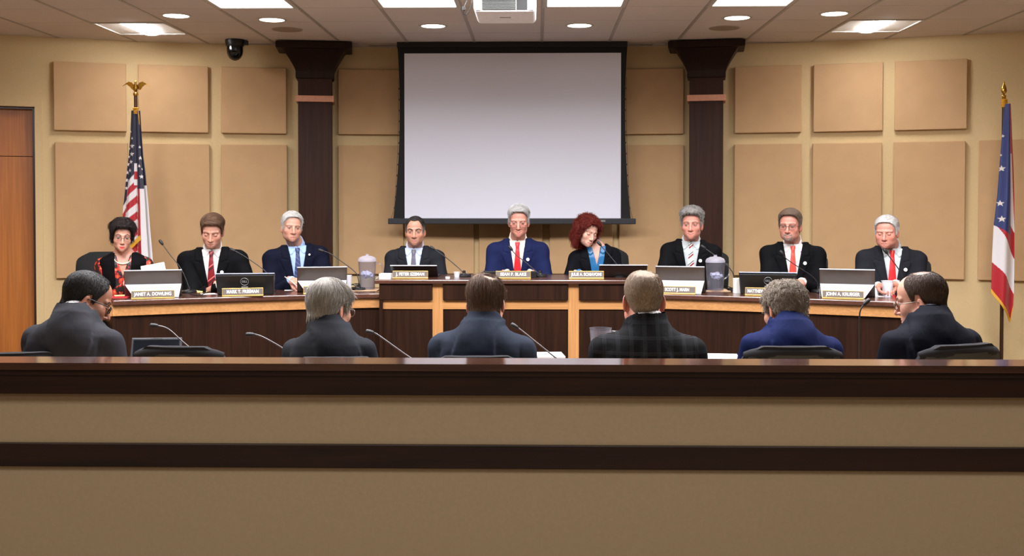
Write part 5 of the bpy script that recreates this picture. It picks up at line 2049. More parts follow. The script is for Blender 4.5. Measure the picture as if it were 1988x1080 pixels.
    MB().tube([(0, 0.02, 0.03), (0, 0.02, pz2(195))], 0.0150, 14).build('pole', wood('pole_dark', (50, 30, 20), (66, 40, 26), 0.35, 2, 1.0), t, smooth=40)
    MB().lathe([(0.17, 0.0), (0.17, 0.015), (0.10, 0.04), (0.03, 0.06), (0.02, 0.10), (0.0001, 0.10)], 32, c=(0, 0.02, 0)).build('floor_stand', gold, t, smooth=40)
    sp = MB()
    z0 = pz2(194)
    sp.lathe([(0.016, 0), (0.020, 0.006), (0.014, 0.012), (0.018, 0.020), (0.017, 0.028), (0.007, 0.036), (0.010, 0.040), (0.020, 0.052), (0.023, 0.066), (0.016, 0.100), (0.006, 0.122), (0.003, 0.140), (0.0001, 0.146)], 18, c=(0, 0.02, z0), sy=0.7)
    sp.build('spear_finial', gold, t, smooth=50)
    cd = MB()
    for k in range(6):
        cd.lathe([(0.020, -0.006), (0.027, 0), (0.020, 0.006)], 16, c=(0.004, 0.02, pz2(196 + k * 2.7)), cap=False)
    cd.tube([(0.016, -0.005, pz2(205)), (0.024, -0.02, pz2(214)), (0.026, -0.018, pz2(232))], 0.009, 6)
    cd.tube([(0.006, -0.01, pz2(205)), (0.012, -0.024, pz2(214)), (0.012, -0.022, pz2(226))], 0.008, 6)
    cd.build('gold_cord', fringe, t, smooth=60)
    outl = bands([(205, 1946, 1957), (240, 1943, 1959), (280, 1940, 1961), (330, 1937, 1964), (380, 1934, 1966), (440, 1928, 1967), (500, 1926, 1967.5), (560, 1925, 1967), (590, 1925, 1966), (620, 1936, 1965)])
    ya2, yb2 = 205, 620
    n, mcol = 330, 140
    P = []
    for i in range(n + 1):
        v = i / n
        row = []
        for j in range(mcol + 1):
            u = j / mcol
            yend = np.interp(u, [0, 0.75, 0.86, 1], [560, 612, 619, 590])
            y = ya2 + (yend - ya2) * v
            x0, x1 = outl(y, 1), outl(y, 2)
            amp = 0.020 * min(1, 0.2 + v)
            row.append(Vector((px2(x0 + (x1 - x0) * u), -0.035 - 0.025 * math.sin(u * PI) + amp * math.sin(u * PI * 2.4 + 0.6 + v), pz2(y))))
        P.append(row)

    def ohio(u, v, V1):
        y = 398 - (V1[:, 2] - 1.6) / S2
        x = V1[:, 0] / S2 + 1949
        c = np.tile(red_, (len(u), 1))
        # blue triangle, its lower edge rising towards the hoist
        blue_bot = np.interp(x, [1928, 1934, 1957.5], [437, 440, 456])
        blue_r = np.interp(y, [205, 250, 290, 330, 437, 456], [1952, 1952.5, 1953, 1954, 1957.5, 1957.8])
        bl = (y < blue_bot) & (x < blue_r)
        # white bar on the right side of the upper part, then swinging across lower down
        wl = np.interp(y, [300, 310, 440, 456], [1954, 1954, 1957.5, 1958])
        wr = np.interp(y, [300, 310, 400, 434], [1954, 1958, 1962, 1966.5])
        w1 = (y > 300) & (y < 470) & (x > wl) & (x < 1959 + (y - 300) * 0.055) & (y < 436 + (x - 1957) * 1.6)
        w2 = (y > np.interp(x, [1925, 1934, 1945, 1957, 1967], [430, 440, 458, 482, 502])) & (y < np.interp(x, [1925, 1928, 1945, 1957, 1967], [508, 510, 530, 551, 570]))
        c[w1] = white_
        c[w2] = white_
        c[bl] = blue_
        for sx, sy, r in ((1940.3, 328.5, 6.4), (1938.0, 395.0, 6.4), (1939.8, 425, 6.6), (1942, 266.5, 3.6), (1939.0, 303, 3.0)):
            c[in_star(x - sx, sy - y, r)] = white_ * np.array([0.9, 0.88, 0.80])
        return c
    painted_cloth('cloth', P, ohio, t, cm)
    hem = [[P[n][j] + Vector((0, -0.002, 0.004)), P[n][j] + Vector((-0.006 if j < 121 else 0.0, -0.003, -0.022))] for j in range(mcol + 1)]
    MB().slab(hem, lambda i, j: (0, 0.004, 0)).build('gold_fringe', fringe, t)


flags()

# ------------------------------------------------------------------ dais, rail, tables, chairs
XD = -0.20


def edge_y(x):
    """front edge of the dais worktop"""
    d = abs(x - XD)
    if d < 0.93:
        return 7.745
    q = d - 0.93
    return 7.745 - 0.262 * q - 0.077 * q * q


def edge_tan(x):
    e = 1e-3
    v = Vector((2 * e, edge_y(x + e) - edge_y(x - e), 0))
    return v.normalized()


def edge_off(x, off):
    """point on the wing's front edge moved back (off > 0) along the normal"""
    t = edge_tan(x)
    nrm = Vector((-t.y, t.x, 0))
    return Vector((x, edge_y(x), 0)) + nrm * off


def strip(mb, xs, o0, o1, z0, z1):
    """a curved bar following the wing's front edge"""
    rings = []
    for x in xs:
        a, b = edge_off(x, o0), edge_off(x, o1)
        rings.append([Vector((a.x, a.y, z0)), Vector((a.x, a.y, z1)), Vector((b.x, b.y, z1)), Vector((b.x, b.y, z0))])
    o = len(mb.v)
    mb.grid(rings, closed_u=True)
    k = len(rings) - 1
    mb.f.append((o, o + 1, o + 2, o + 3))
    mb.f.append((o + 4 * k + 3, o + 4 * k + 2, o + 4 * k + 1, o + 4 * k))
    return mb


CXL, CXR = -1.148, 0.815
CY = 7.70                                    # front edge of the centre worktop


def dais():
    # raised floor behind the desks
    pl = [(-2.72, 7.25), (-1.9, 7.56), (-1.1, 7.80), (0.7, 7.80), (1.5, 7.56), (2.30, 7.27), (3.25, 7.3), (3.25, 9.1), (2.4, 9.72), (1.2, 10.05), (-0.25, 10.17), (-1.7, 10.05), (-2.9, 9.72), (-3.75, 9.1), (-3.75, 7.3)]
    struct(MB().prism(pl, 0.0, 0.24).build('floor_platform', fabric('carpet', (92, 78, 66))))
    # a low plinth lifts the centre seats
    struct(MB().box(CXL - 0.02, CXR + 0.02, 7.82, 9.0, 0.24, 0.28).build('floor_riser', fabric('carpet', (92, 78, 66))))
    for side, lab in ((-1, 'curved walnut and maple council desk wing on the eagle flag side'), (1, 'curved walnut and maple council desk wing on the spear tipped flag side')):
        x0, x1 = (-2.785, CXL + 0.04) if side < 0 else (CXR - 0.04, 2.385)
        xs = [x0 + (x1 - x0) * i / 20 for i in range(21)]
        t = thing('council_desk', lab, 'desk', (0, 0, 0), 0, 'council desk sections')
        strip(MB(), xs, 0.0, 0.60, WZ - 0.034, WZ).build('worktop', topwood, t, bevel=0.006)
        strip(MB(), xs[1:-1] if False else xs, 0.02, 0.045, WZ - 0.105, WZ - 0.036).build('maple_trim', maple, t, bevel=0.002)
        strip(MB(), xs, 0.035, 0.06, 0.0, WZ - 0.107).build('front_panel', darkwood, t)
        strip(MB(), xs, 0.030, 0.56, WZ - 0.042, WZ - 0.033).build('apron', darkwood_h, t)
        xe = x0 if side < 0 else x1
        a, b = edge_off(xe, 0.03), edge_off(xe, 0.57)
        tdir = edge_tan(xe) * (-1 if side < 0 else 1)
        mb = MB()
        for z0, z1, m_, g in ((0.0, WZ - 0.107, darkwood, 0.0), (WZ - 0.105, WZ - 0.036, maple, 0.012)):
            mb = MB()
            p = [a - tdir * 0.02, b - tdir * 0.02, b + tdir * g, a + tdir * g]
            mb.prism([(q.x, q.y) for q in p], z0, z1)
            mb.build('end_panel' if m_ is darkwood else 'maple_end_trim', m_, t)
    t = thing('council_desk', 'straight raised centre section of the council desk with crossing maple strips', 'desk', (0, 0, 0), 0, 'council desk sections')
    MB().box(CXL, CXR, CY, CY + 0.62, CZ - 0.030, CZ).build('worktop', topwood, t, bevel=0.006)
    f = CY + 0.03
    MB().box(CXL + 0.03, CXR - 0.03, f + 0.030, f + 0.06, 0.0, CZ - 0.030).build('carcass', darkwood, t)
    tz0, tz1 = 1.6 - (601.5 - 398) / FPX * f, 1.6 - (585 - 398) / FPX * f
    ut = 1.6 - (583.5 - 398) / FPX * f
    MB().box(CXL + 0.035, CXR - 0.035, f + 0.004, f + 0.03, tz0, ut).build('maple_trim', maple, t, bevel=0.002)
    stx = []
    for pa, pb in ((839.5, 860), (1103, 1124)):
        a, b = at(pa, 600, f), at(pb, 600, f)
        stx.append((a.x, b.x))
    for k, (a, b) in enumerate(stx):
        MB().box(a, b, f + 0.0025, f + 0.03, 0.0, CZ - 0.031).build('maple_stile', maple_v, t, bevel=0.002)
    cuts = [(CXL + 0.03, stx[0][0]), (stx[0][1], stx[1][0]), (stx[1][1], CXR - 0.03)]
    for a, b in cuts:
        MB().box(a + 0.001, b - 0.001, f - 0.016, f + 0.03, ut, CZ - 0.031).build('upper_panel', darkwood, t, bevel=0.005)
        MB().box(a + 0.001, b - 0.001, f + 0.012, f + 0.03, 0.0, tz0).build('lower_panel', darkwood, t)
    for xe in (CXL + 0.03, CXR - 0.055):
        MB().box(xe, xe + 0.025, f - 0.012, CY + 0.58, 0.0, CZ - 0.031).build('side_panel', darkwood, t)
    # low rail wall in front of the hall seats
    t = struct(thing('wall_front', 'low tan rail wall with dark wood cap and bands', 'wall', (0, 0, 0)))
    y0 = 4.02
    MB().box(-4.9, 4.6, y0, y0 + 0.11, 0, 0.985).build('core', plain('rail_paint', (206, 180, 138), 0.8, 0, 60, 0.03, bumps=0.08), t)
    capm = wood('cap_walnut', (70, 42, 30), (96, 60, 44), 0.14, 0, 0.8, 1.0)
    cb = capm.node_tree.nodes['Principled BSDF']
    cb.inputs['Coat IOR'].default_value = 1.8
    cb.inputs['Coat Roughness'].default_value = 0.10
    MB().box(-4.95, 4.65, 3.952, 4.118, 0.9945, 1.0205).build('cap', capm, t)
    z = lambda y, d: 1.6 - (y - 398) / FPX * d
    MB().box(-4.9, 4.6, 3.975, 4.02, z(770, 3.98), 0.9945).build('apron', wood('rail_walnut', (38, 20, 12), (62, 36, 22), 0.3, 0, 0.8, 0.2), t, bevel=0.003)
    MB().box(-4.9, 4.6, 3.966, 3.98, 0.972, 0.9945).build('cap_bead', MATS['rail_walnut'], t, bevel=0.004)
    MB().box(-4.9, 4.6, 4.0, 4.02, z(914, 4.0), z(867.5, 4.0)).build('band', MATS['rail_walnut'], t, bevel=0.003)
    # staff table in the well
    t = thing('staff_table', 'long dark wood table in the well behind the rail wall', 'table', (-0.2, 5.62, 0))
    MB().box(-2.55, 2.45, -0.38, 0.42, PZ - 0.035, PZ).build('tabletop', topwood, t, bevel=0.006)
    MB().box(-2.48, 2.38, 0.30, 0.325, 0.06, PZ - 0.035).build('modesty_panel', darkwood, t)
    for x in (-2.42, -0.85, 0.75, 2.30):
        MB().box(x, x + 0.05, -0.06, 0.30, 0.0, PZ - 0.035).build('leg', darkwood, t, bevel=0.003)


dais()


def make_chair(label, loc, rz, group, hi=1.24, floor=0.24, w=0.47, seat=0.70, pad=None):
    leather = plain('chair_leather', (10, 10, 11), 0.6, 0, 200, 0.08, spec=0.15, bumps=0.06) if pad is None else pad
    t = thing('office_chair', label, 'chair', (loc[0], loc[1], floor), rz, group)
    h = hi - floor
    s = seat - floor
    sm = MB()
    # seat cushion
    P = []
    for i in range(13):
        u = -1 + 2 * i / 12
        row = []
        for j in range(13):
            v = -1 + 2 * j / 12
            k = (1 - 0.0 * u)
            x = u * 0.25 * (1 - 0.10 * v * v)
            y = v * 0.24 * (1 - 0.10 * u * u)
            row.append(Vector((x, y, s - 0.012 - 0.030 * (u * u) ** 2 - 0.028 * (v * v) ** 2)))
        P.append(row)
    sm.slab(P, lambda i, j: (0, 0, -0.07))
    sm.build('seat', leather, t, smooth=50)
    # back: rounded top, slightly curved to the sitter, padded
    def backP(off, inset=0.0):
        rows = []
        n = 18
        for i in range(n + 1):
            u = i / n
            z = s + 0.02 + (h - s - 0.02) * u
            hw = (w / 2 - inset) * (0.80 + 0.20 * math.sin(min(1, u * 1.5) * PI / 2))
            if u > 0.82:
                q = (u - 0.82) / 0.18
                hw *= (1 - 0.16 * q ** 2.6)
            row = []
            for j in range(15):
                v = -1 + 2 * j / 14
                x = v * hw
                zz = z - (0.030 * max(0, abs(v) - 0.70) / 0.30 if u > 0.9 else 0) * (u - 0.9) * 10
                y = 0.27 + 0.10 * u - 0.055 * (v * v) + off
                row.append(Vector((x, y, zz)))
            rows.append(row)
        return rows
    B = backP(0.0)
    th = 0.075
    nn = len(B) - 1
    MB().slab(B, lambda i, j: (0, -th * (0.35 + 0.65 * (1 - abs(2 * j / 14 - 1) ** 4)) * (0.45 + 0.55 * math.sin(PI * min(1, 0.12 + 0.80 * i / nn))), 0)).build('backrest', leather, t, smooth=50)
    sh = backP(0.004, 0.02)[:-1]
    MB().slab(sh, lambda i, j: (0, 0.012, 0)).build('back_shell', black, t, smooth=50)
    # padded roll along the top edge of the cloth chairs
    mb = MB()
    z = h - 0.030
    pts, rr = [], []
    for j in range(15):
        v = -1 + 2 * j / 14
        pts.append(Vector((v * w * 0.455, 0.345 - 0.055 * v * v, z - 0.018 * v * v)))
        rr.append(0.034 * (1 - 0.45 * abs(v) ** 5))
    mb.tube(pts, rr, 12)
    if pad is not None:
        mb.build('headroll', leather, t, smooth=60)
    for sx in (-1, 1):
        mb = MB()
        mb.tube([(sx * 0.24, 0.20, s - 0.06), (sx * 0.29, 0.17, s + 0.02), (sx * 0.295, 0.15, s + 0.18), (sx * 0.29, 0.05, s + 0.205), (sx * 0.285, -0.12, s + 0.195)], [0.016, 0.018, 0.018, 0.022, 0.018], 10)
        mb.build('armrest', black_gloss, t, smooth=60)
    MB().lathe([(0.028, 0.10), (0.028, s * 0.6), (0.020, s * 0.6), (0.020, s - 0.08), (0.09, s - 0.075), (0.09, s - 0.06)], 16).build('column', black_gloss, t, smooth=40)
    for k in range(5):
        a = 2 * PI * k / 5 + 0.3
        d = Vector((math.cos(a), math.sin(a), 0))
        lg = MB().tube([d * 0.02 + Vector((0, 0, 0.115)), d * 0.16 + Vector((0, 0, 0.10)), d * 0.28 + Vector((0, 0, 0.075))], [0.026, 0.021, 0.015], 8).build('leg', black_gloss, t, smooth=50)
        M = Matrix.Translation(d * 0.28 + Vector((0, 0, 0.028))) @ Matrix.Rotation(a, 4, 'Z') @ Matrix.Rotation(R(90), 4, 'X')
        MB().lathe([(0.0001, -0.022), (0.026, -0.022), (0.028, -0.012), (0.028, 0.012), (0.026, 0.022), (0.0001, 0.022)], 14, M=M).build('caster', black, lg, smooth=40)
    return t


def chairs():
    G = 'black chairs behind the council desk'
    spec = [
        ('janet', 213, 489, -6, 'black high backed chair of the woman in the floral blouse'),
        ('mark', 408, 492, 0, 'black chair behind the man with brown hair looking down'),
        ('ray', 575, 494, 6, 'black chair behind the frowning white haired man'),
        ('peter', 805, 482, 0, 'black chair behind the man in charcoal suit and grey tie'),
        ('sean', 1006, 488, 0, 'black chair behind the smiling man with half glasses, almost hidden'),
        ('julie', 1163, 481, -4, 'black chair behind the red haired woman'),
        ('scott', 1358, 484, -4, 'black chair behind the man with tousled grey hair'),
        ('matthew', 1548, 487, -6, 'black chair behind the man with the goatee'),
        ('john', 1744, 496, -4, 'black chair behind the stout white haired man'),
    ]
    for key, cx, ty, da, lab in spec:
        r = PEOPLE[key][0]
        rz = r.rotation_euler.z + R(da)
        Y = r.location.y + 0.30
        p = at(cx, ty, Y)
        fl = 0.28 if key in ('peter', 'sean', 'julie') else 0.24
        d = Matrix.Rotation(rz, 3, 'Z') @ Vector((0, 0.33, 0))
        make_chair(lab, (p.x - d.x, p.y - d.y), rz, G, hi=p.z, floor=fl, seat=r.location.z - 0.085, w=0.465)
    G2 = 'charcoal chairs at the staff table'
    padm = fabric('chair_cloth', (27, 27, 31), 0.95, 500, 0.12, 0.3)
    spec = [
        ('staffa', 30, 685, 4.60, 12, 'charcoal chair of the bowed man in grey, nearest the door'),
        (None, 340, 673, 4.62, -6, 'empty charcoal chair beside the bowed man in grey'),
        ('staffb', 650, 694, 4.66, 4, 'charcoal chair of the man with thick silver hair, just showing above the rail'),
        ('staffc', 925, 692, 4.62, 3, 'charcoal chair of the brown haired man with bald spot, just showing above the rail'),
        ('staffd', 1262, 705, 4.56, 0, 'charcoal chair of the man in black plaid, hidden by the rail'),
        ('staffe', 1544, 673, 4.62, 2, 'charcoal chair of the man in the bright blue suit'),
        ('stafff', 1876, 669, 4.60, 22, 'charcoal chair of the balding man in midnight blue'),
    ]
    for key, cx, ty, Y, da, lab in spec:
        if key == 'staffd':
            continue
        p = at(cx, ty, Y)
        rz = PI + R(da)
        d = Matrix.Rotation(rz, 3, 'Z') @ Vector((0, 0.34, 0))
        st = PEOPLE[key][0].location.z - 0.085 if key else 0.45
        make_chair(lab, (p.x - d.x, p.y - d.y), rz, G2, hi=p.z, floor=0.0, seat=st, w=0.45 if key else 0.43, pad=padm)


chairs()

# ------------------------------------------------------------------ things on the desks
def face_angle(x):
    t = edge_tan(x)
    return math.atan2(t.y, t.x)


gold_plate = plain('brass_holder', (206, 170, 96), 0.3, 0.8)
sign_grey = plain('sign_grey', (86, 78, 72), 0.5)
sign_white = plain('sign_white', (238, 236, 232), 0.5)
silver = plain('glint_silver', (176, 178, 184), 0.42, 0.25)  # bright tone standing for light on the tablets' top edges
gun = plain('gunmetal', (98, 88, 82), 0.34, 0.7, 20, 0.03)


def text(body, size, parent, loc, rot, mat, width=None, name='lettering'):
    cu = bpy.data.curves.new(name, 'FONT')
    cu.body = body
    cu.size = size
    cu.align_x = 'CENTER'
    cu.align_y = 'CENTER'
    cu.extrude = 0.0006
    cu.offset = 0.0006
    cu.space_character = 1.05
    c = bpy.data.objects.new(name + '_curve', cu)
    COL.objects.link(c)
    bpy.context.view_layer.update()
    me = bpy.data.meshes.new_from_object(c.evaluated_get(bpy.context.evaluated_depsgraph_get()))
    bpy.data.objects.remove(c)
    bpy.data.curves.remove(cu)
    me.name = name
    me.materials.clear()
    me.materials.append(mat)
    xs = [v.co.x for v in me.vertices]
    if width and xs:
        k = width / (max(xs) - min(xs))
        for v in me.vertices:
            v.co.x *= k
    o = bpy.data.objects.new(name, me)
    COL.objects.link(o)
    o.parent = parent
    o.location = loc
    o.rotation_euler = rot
    return o


def nameplate(px0, px1, py, Y, z, body, lab, tw=0.86, shift=0.0, ang=None):
    a, b = at(px0, py, Y), at(px1, py, Y)
    cx = (a.x + b.x) / 2
    rz = ang if ang is not None else (face_angle(cx) * 0.75)
    w = (b.x - a.x) / math.cos(rz) / 2
    t = thing('nameplate', lab, 'nameplate', (cx, Y, z), rz, 'nameplates on the council desk')
    h = 0.058
    M = Matrix.Rotation(R(-9), 4, 'X')
    mb = MB()
    mb.box(-w, w, -0.012, 0.026, 0, 0.010)
    mb.build('base_bar', gold_plate, t, bevel=0.002)
    mb = MB()
    mb.box(-w, w, -0.003, 0.006, 0.006, h, M)
    mb.build('holder', gold_plate, t, bevel=0.0015)
    MB().box(-w + 0.004, w - 0.004, -0.0052, -0.003, 0.012, h - 0.005, M).build('name_strip', sign_grey, t)
    p = M @ Vector((shift * w, -0.0058, 0.0325))
    text(body, 0.031, t, p, (R(90 - 9), 0, 0), sign_white, 2 * w * tw)
    return t


def tablet_stand(px0, px1, ytop, Y, z, lab, dark=False, kick=True, hinge=0.085, top=0.185, xs=0.0, ang=None):
    """two-in-one computer propped on its rear stand, its back to the hall"""
    a, b = at(px0, ytop, Y), at(px1, ytop, Y)
    cx = (a.x + b.x) / 2
    rz = ang if ang is not None else face_angle(cx) * 0.7
    w = (b.x - a.x) / 2 / math.cos(rz)
    zt = (a.z + b.z) / 2 - z
    t = thing('tablet_computer', lab, 'computer', (cx, Y, z), rz, 'tablets propped on the council desk')
    hz = zt * hinge / top if kick else 0.0
    mb = MB()
    # plane leaning towards the hall
    y0, y1 = 0.085, -0.020
    th = 0.009
    mt = gun if not dark else plain('dark_shell', (30, 28, 28), 0.4)
    mb.prism([(y0, 0.004), (y0 + th, 0.004), (y1 + th, zt), (y1, zt)], -w, w, 'x')
    mb.build('screen_back', mt, t, bevel=0.0025)
    MB().prism([(y1 - 0.002, zt - 0.006), (y1 + th + 0.001, zt - 0.006), (y1 + th + 0.001, zt + 0.001), (y1 - 0.002, zt + 0.001)], -w, w, 'x').build('top_edge_glint', silver, t, bevel=0.001)  # bright strip paints the light caught along the top edge
    MB().prism([(y0 + th + 0.001, 0.012), (y0 + th + 0.002, 0.012), (y1 + th + 0.002, zt - 0.010), (y1 + th + 0.001, zt - 0.010)], -w + 0.01, w - 0.01, 'x').build('display', plain('dark_glass', (20, 24, 30), 0.1), t)
    MB().box(-w, w, y0 + 0.01, y0 + 0.22, 0.001, 0.008).build('keyboard', plain('keyboard_black', (24, 24, 26), 0.6), t, bevel=0.002)
    if kick:
        f = hz / zt
        yh = y0 + (y1 - y0) * f
        P = []
        for i in range(5):
            u = i / 4
            ww = w * (0.985 - 0.10 * u)
            y = yh - 0.004 + (-0.075 - yh) * u
            zz = hz * (1 - u) + 0.003 * u
            P.append([Vector((-ww + (0.045 * u if xs < 0 else 0), y, zz)), Vector((0, y, zz)), Vector((ww - (0.045 * u if xs > 0 else 0), y, zz))])
        MB().slab(P, lambda i, j: (0, 0.004, 0.0)).build('kickstand', plain('stand_silver', (160, 163, 170), 0.45), t)
    return t


def monitor(px0, px1, ytop, Y, z, lab, xlogo=0.0):
    a, b = at(px0, ytop, Y), at(px1, ytop, Y)
    cx = (a.x + b.x) / 2
    rz = face_angle(cx) * 0.45
    w = (b.x - a.x) / 2 / math.cos(rz)
    zt = (a.z + b.z) / 2 - z
    t = thing('monitor', lab, 'monitor', (cx, Y, z), rz, 'black monitors on the council desk')
    mb = MB()
    poly = [(-w * 0.95, 0.004), (w * 0.95, 0.004), (w, zt), (-w, zt)]
    vs = []
    for y, k, zz in ((0.10, 1.0, 1.0), (-0.005, 0.985, 0.965), (-0.022, 0.97, 0.93)):
        for x, q in poly:
            lean = 0.10 * (1 - q / zt)
            vs.append((x * k, y + lean * 0 - 0.03 * q / zt if y > 0.05 else y + 0.045 * (1 - q / zt), max(q * zz, 0.003)))
    fs = []
    for r_ in range(2):
        for k in range(4):
            fs.append((r_ * 4 + k, r_ * 4 + (k + 1) % 4, r_ * 4 + 4 + (k + 1) % 4, r_ * 4 + 4 + k))
    fs += [(3, 2, 1, 0), (8, 9, 10, 11)]
    mb.add(vs, fs)
    mb.build('back_case', plain('monitor_black', (12, 12, 13), 0.45), t, bevel=0.004)
    MB().box(-w * 0.99, w * 0.99, -0.012, 0.045, zt - 0.001, zt + 0.0035).build('top_bezel', plain('bezel_highlight', (150, 158, 176), 0.35, 0.3), t, bevel=0.001)  # pale bluish colour paints the highlight on the monitor's top lip
    MB().box(-w * 0.9, w * 0.9, 0.072, 0.100, 0.03, zt - 0.015).build('display', plain('dark_glass', (20, 24, 30), 0.1), t)
    # round badge with the maker's lettering
    ring = MB()
    tilt = math.atan2(0.045, 0.93 * zt)
    fy = lambda q: -0.022 + 0.045 * (1 - q / (0.93 * zt))
    lz = zt * 0.64
    M = Matrix.Translation((xlogo, fy(lz) - 0.0012, lz)) @ Matrix.Rotation(tilt, 4, 'X')
    pts = [M @ Vector((0.027 * math.cos(2 * PI * i / 28), 0, 0.027 * math.sin(2 * PI * i / 28))) for i in range(29)]
    ring.tube(pts, 0.0014, 6, cap=False)
    lg = plain('badge_grey', (132, 136, 140), 0.35, 0.3)
    ring.build('badge_ring', lg, t, smooth=60)
    text('DELL', 0.0205, t, M @ Vector((0, -0.0012, 0)), (R(90) + tilt, 0, 0), lg, 0.037, 'badge_lettering')
    M = Matrix.Translation((xlogo, fy(zt * 0.37) - 0.003, zt * 0.37)) @ Matrix.Rotation(tilt, 4, 'X')
    MB().box(-0.022, 0.022, -0.002, 0.006, -0.005, 0.005, M).build('release_latch', plain('latch_grey', (140, 140, 140), 0.35, 0.5), t, bevel=0.001)
    MB().lathe([(0.0001, 0), (0.10, 0), (0.10, 0.006), (0.03, 0.012), (0.03, 0.03), (0.0001, 0.03)], 28, c=(0, 0.10, 0), sy=0.7).build('foot', black_gloss, t, smooth=40)
    return t


def crv(pts, n=7):
    q = []
    for i in range(len(pts) - 1):
        p0, p1, p2, p3 = Vector(pts[max(i - 1, 0)]), Vector(pts[i]), Vector(pts[i + 1]), Vector(pts[min(i + 2, len(pts) - 1)])
        for k in range(n):
            u = k / n
            q.append(0.5 * ((2 * p1) + (p2 - p0) * u + (2 * p0 - 5 * p1 + 4 * p2 - p3) * u * u + (3 * p1 - p0 - 3 * p2 + p3) * u ** 3))
    q.append(Vector(pts[-1]))
    return q


def mic(lab, pts, Y, z, group, grey=False, Yh=None, r=0.0034):
    """gooseneck microphone: pixels from the capsule down to the base"""
    n = len(pts)
    W = [at(x, y, (Yh or Y) + (Y - (Yh or Y)) * i / (n - 1)) for i, (x, y) in enumerate(pts)]
    base = Vector((W[-1].x, W[-1].y, z))
    t = thing('microphone', lab, 'microphone', base, 0, group)
    L = [w - base for w in W]
    path = crv(L + [Vector((0, 0, 0.02))]) if L[-1].z > 0.03 else crv(L[:-1] + [Vector((0, 0, 0.02))])
    d = (L[1] - L[0]).normalized()
    neck = MB().tube([path[0] + d * 0.02] + path[2:], r, 8)
    neck.build('gooseneck', plain('neck_grey', (92, 90, 92), 0.35, 0.6) if grey else plain('neck_black', (26, 25, 25), 0.4), t, smooth=60)
    cp = MB()
    c0 = L[0]
    cp.tube([c0 - d * 0.016, c0 - d * 0.012, c0 + d * 0.004, c0 + d * 0.022, c0 + d * 0.030], [0.006, 0.0105, 0.0115, 0.0095, 0.004], 12)
    cp.build('capsule', black, t, smooth=60)
    MB().lathe([(0.0001, 0), (0.052, 0), (0.052, 0.010), (0.044, 0.020), (0.012, 0.024), (0.010, 0.045), (0.0001, 0.045)], 24, sx=1.0, sy=1.3).build('base', black_gloss, t, smooth=40)
    MB().lathe([(0.0001, 0.020), (0.010, 0.020), (0.010, 0.025), (0.0001, 0.0255)], 14, c=(0, -0.038, 0)).build('talk_button', plain('button_grey', (80, 80, 82), 0.5), t)
    return t


def pitcher(px, ytop, ybot, Y, z, lab, wpx=34, seed=1):
    p = at(px, ybot, Y)
    h = (ybot - ytop) * Y / FPX
    w = wpx * Y / FPX / 2
    t = thing('water_pitcher', lab, 'pitcher', (p.x, Y, z), 0.4, 'clear water pitchers on the council desk')
    g = clear('clear_plastic', (242, 242, 248), 0.06, thin=0.98, milky=0.045)
    prof = [(w * 0.86, 0.002), (w * 0.88, 0.02), (w * 0.95, h * 0.5), (w, h * 0.74), (w, h * 0.80)]
    MB().lathe([(0.0001, 0.002)] + prof + [(w - 0.004, h * 0.80), (w - 0.004, h * 0.74), (w * 0.95 - 0.004, h * 0.5), (w * 0.88 - 0.004, 0.02), (w * 0.86 - 0.005, 0.008), (0.0001, 0.008)], 32, cap=False).build('jug', g, t, smooth=50)
    cl = plain('frosted_lid', (206, 204, 214), 0.35)
    m = clear('lid_plastic', (232, 230, 240), 0.25, thin=0.95, milky=0.38)
    MB().lathe([(w + 0.003, h * 0.795), (w + 0.003, h * 0.84), (w * 0.92, h * 0.90), (w * 0.55, h * 0.945), (w * 0.22, h * 0.955), (w * 0.16, h * 0.975), (w * 0.20, h), (0.0001, h)], 32).build('lid', m, t, smooth=50)
    hd = MB().tube(crv([(w * 0.97, 0, h * 0.74), (w + 0.045, 0, h * 0.70), (w + 0.05, 0, h * 0.45), (w * 0.93, 0, h * 0.30)]), [0.008] * 22, 8)
    hd.build('handle', g, t, smooth=60)
    MATS['water'] = wt = clear('water', (246, 248, 252), 0.03, 1.25, 0.985, 0.04)
    MB().lathe([(0.0001, 0.010), (w * 0.84, 0.010), (w * 0.90, h * 0.44), (0.0001, h * 0.44)], 28).build('water', wt, t, smooth=40)
    icem = plain('ice', (226, 228, 238), 0.25)
    icem.node_tree.nodes['Principled BSDF'].inputs['Transmission Weight'].default_value = 0.45
    ice = MB()
    rng = random.Random(seed)
    for i in range(22):
        a, r_ = rng.uniform(0, 6.28), w * 0.62 * math.sqrt(rng.random())
        c = Vector((r_ * math.cos(a), r_ * math.sin(a), h * rng.uniform(0.37, 0.50)))
        M = Matrix.Translation(c) @ Matrix.Rotation(rng.uniform(0, 3), 4, 'X') @ Matrix.Rotation(rng.uniform(0, 3), 4, 'Z')
        s = rng.uniform(0.008, 0.013)
        ice.box(-s, s, -s, s, -s * 0.8, s * 0.8, M)
    i_ = ice.build('ice', icem, t, bevel=0.002)
    i_['kind'] = 'stuff'
    return t


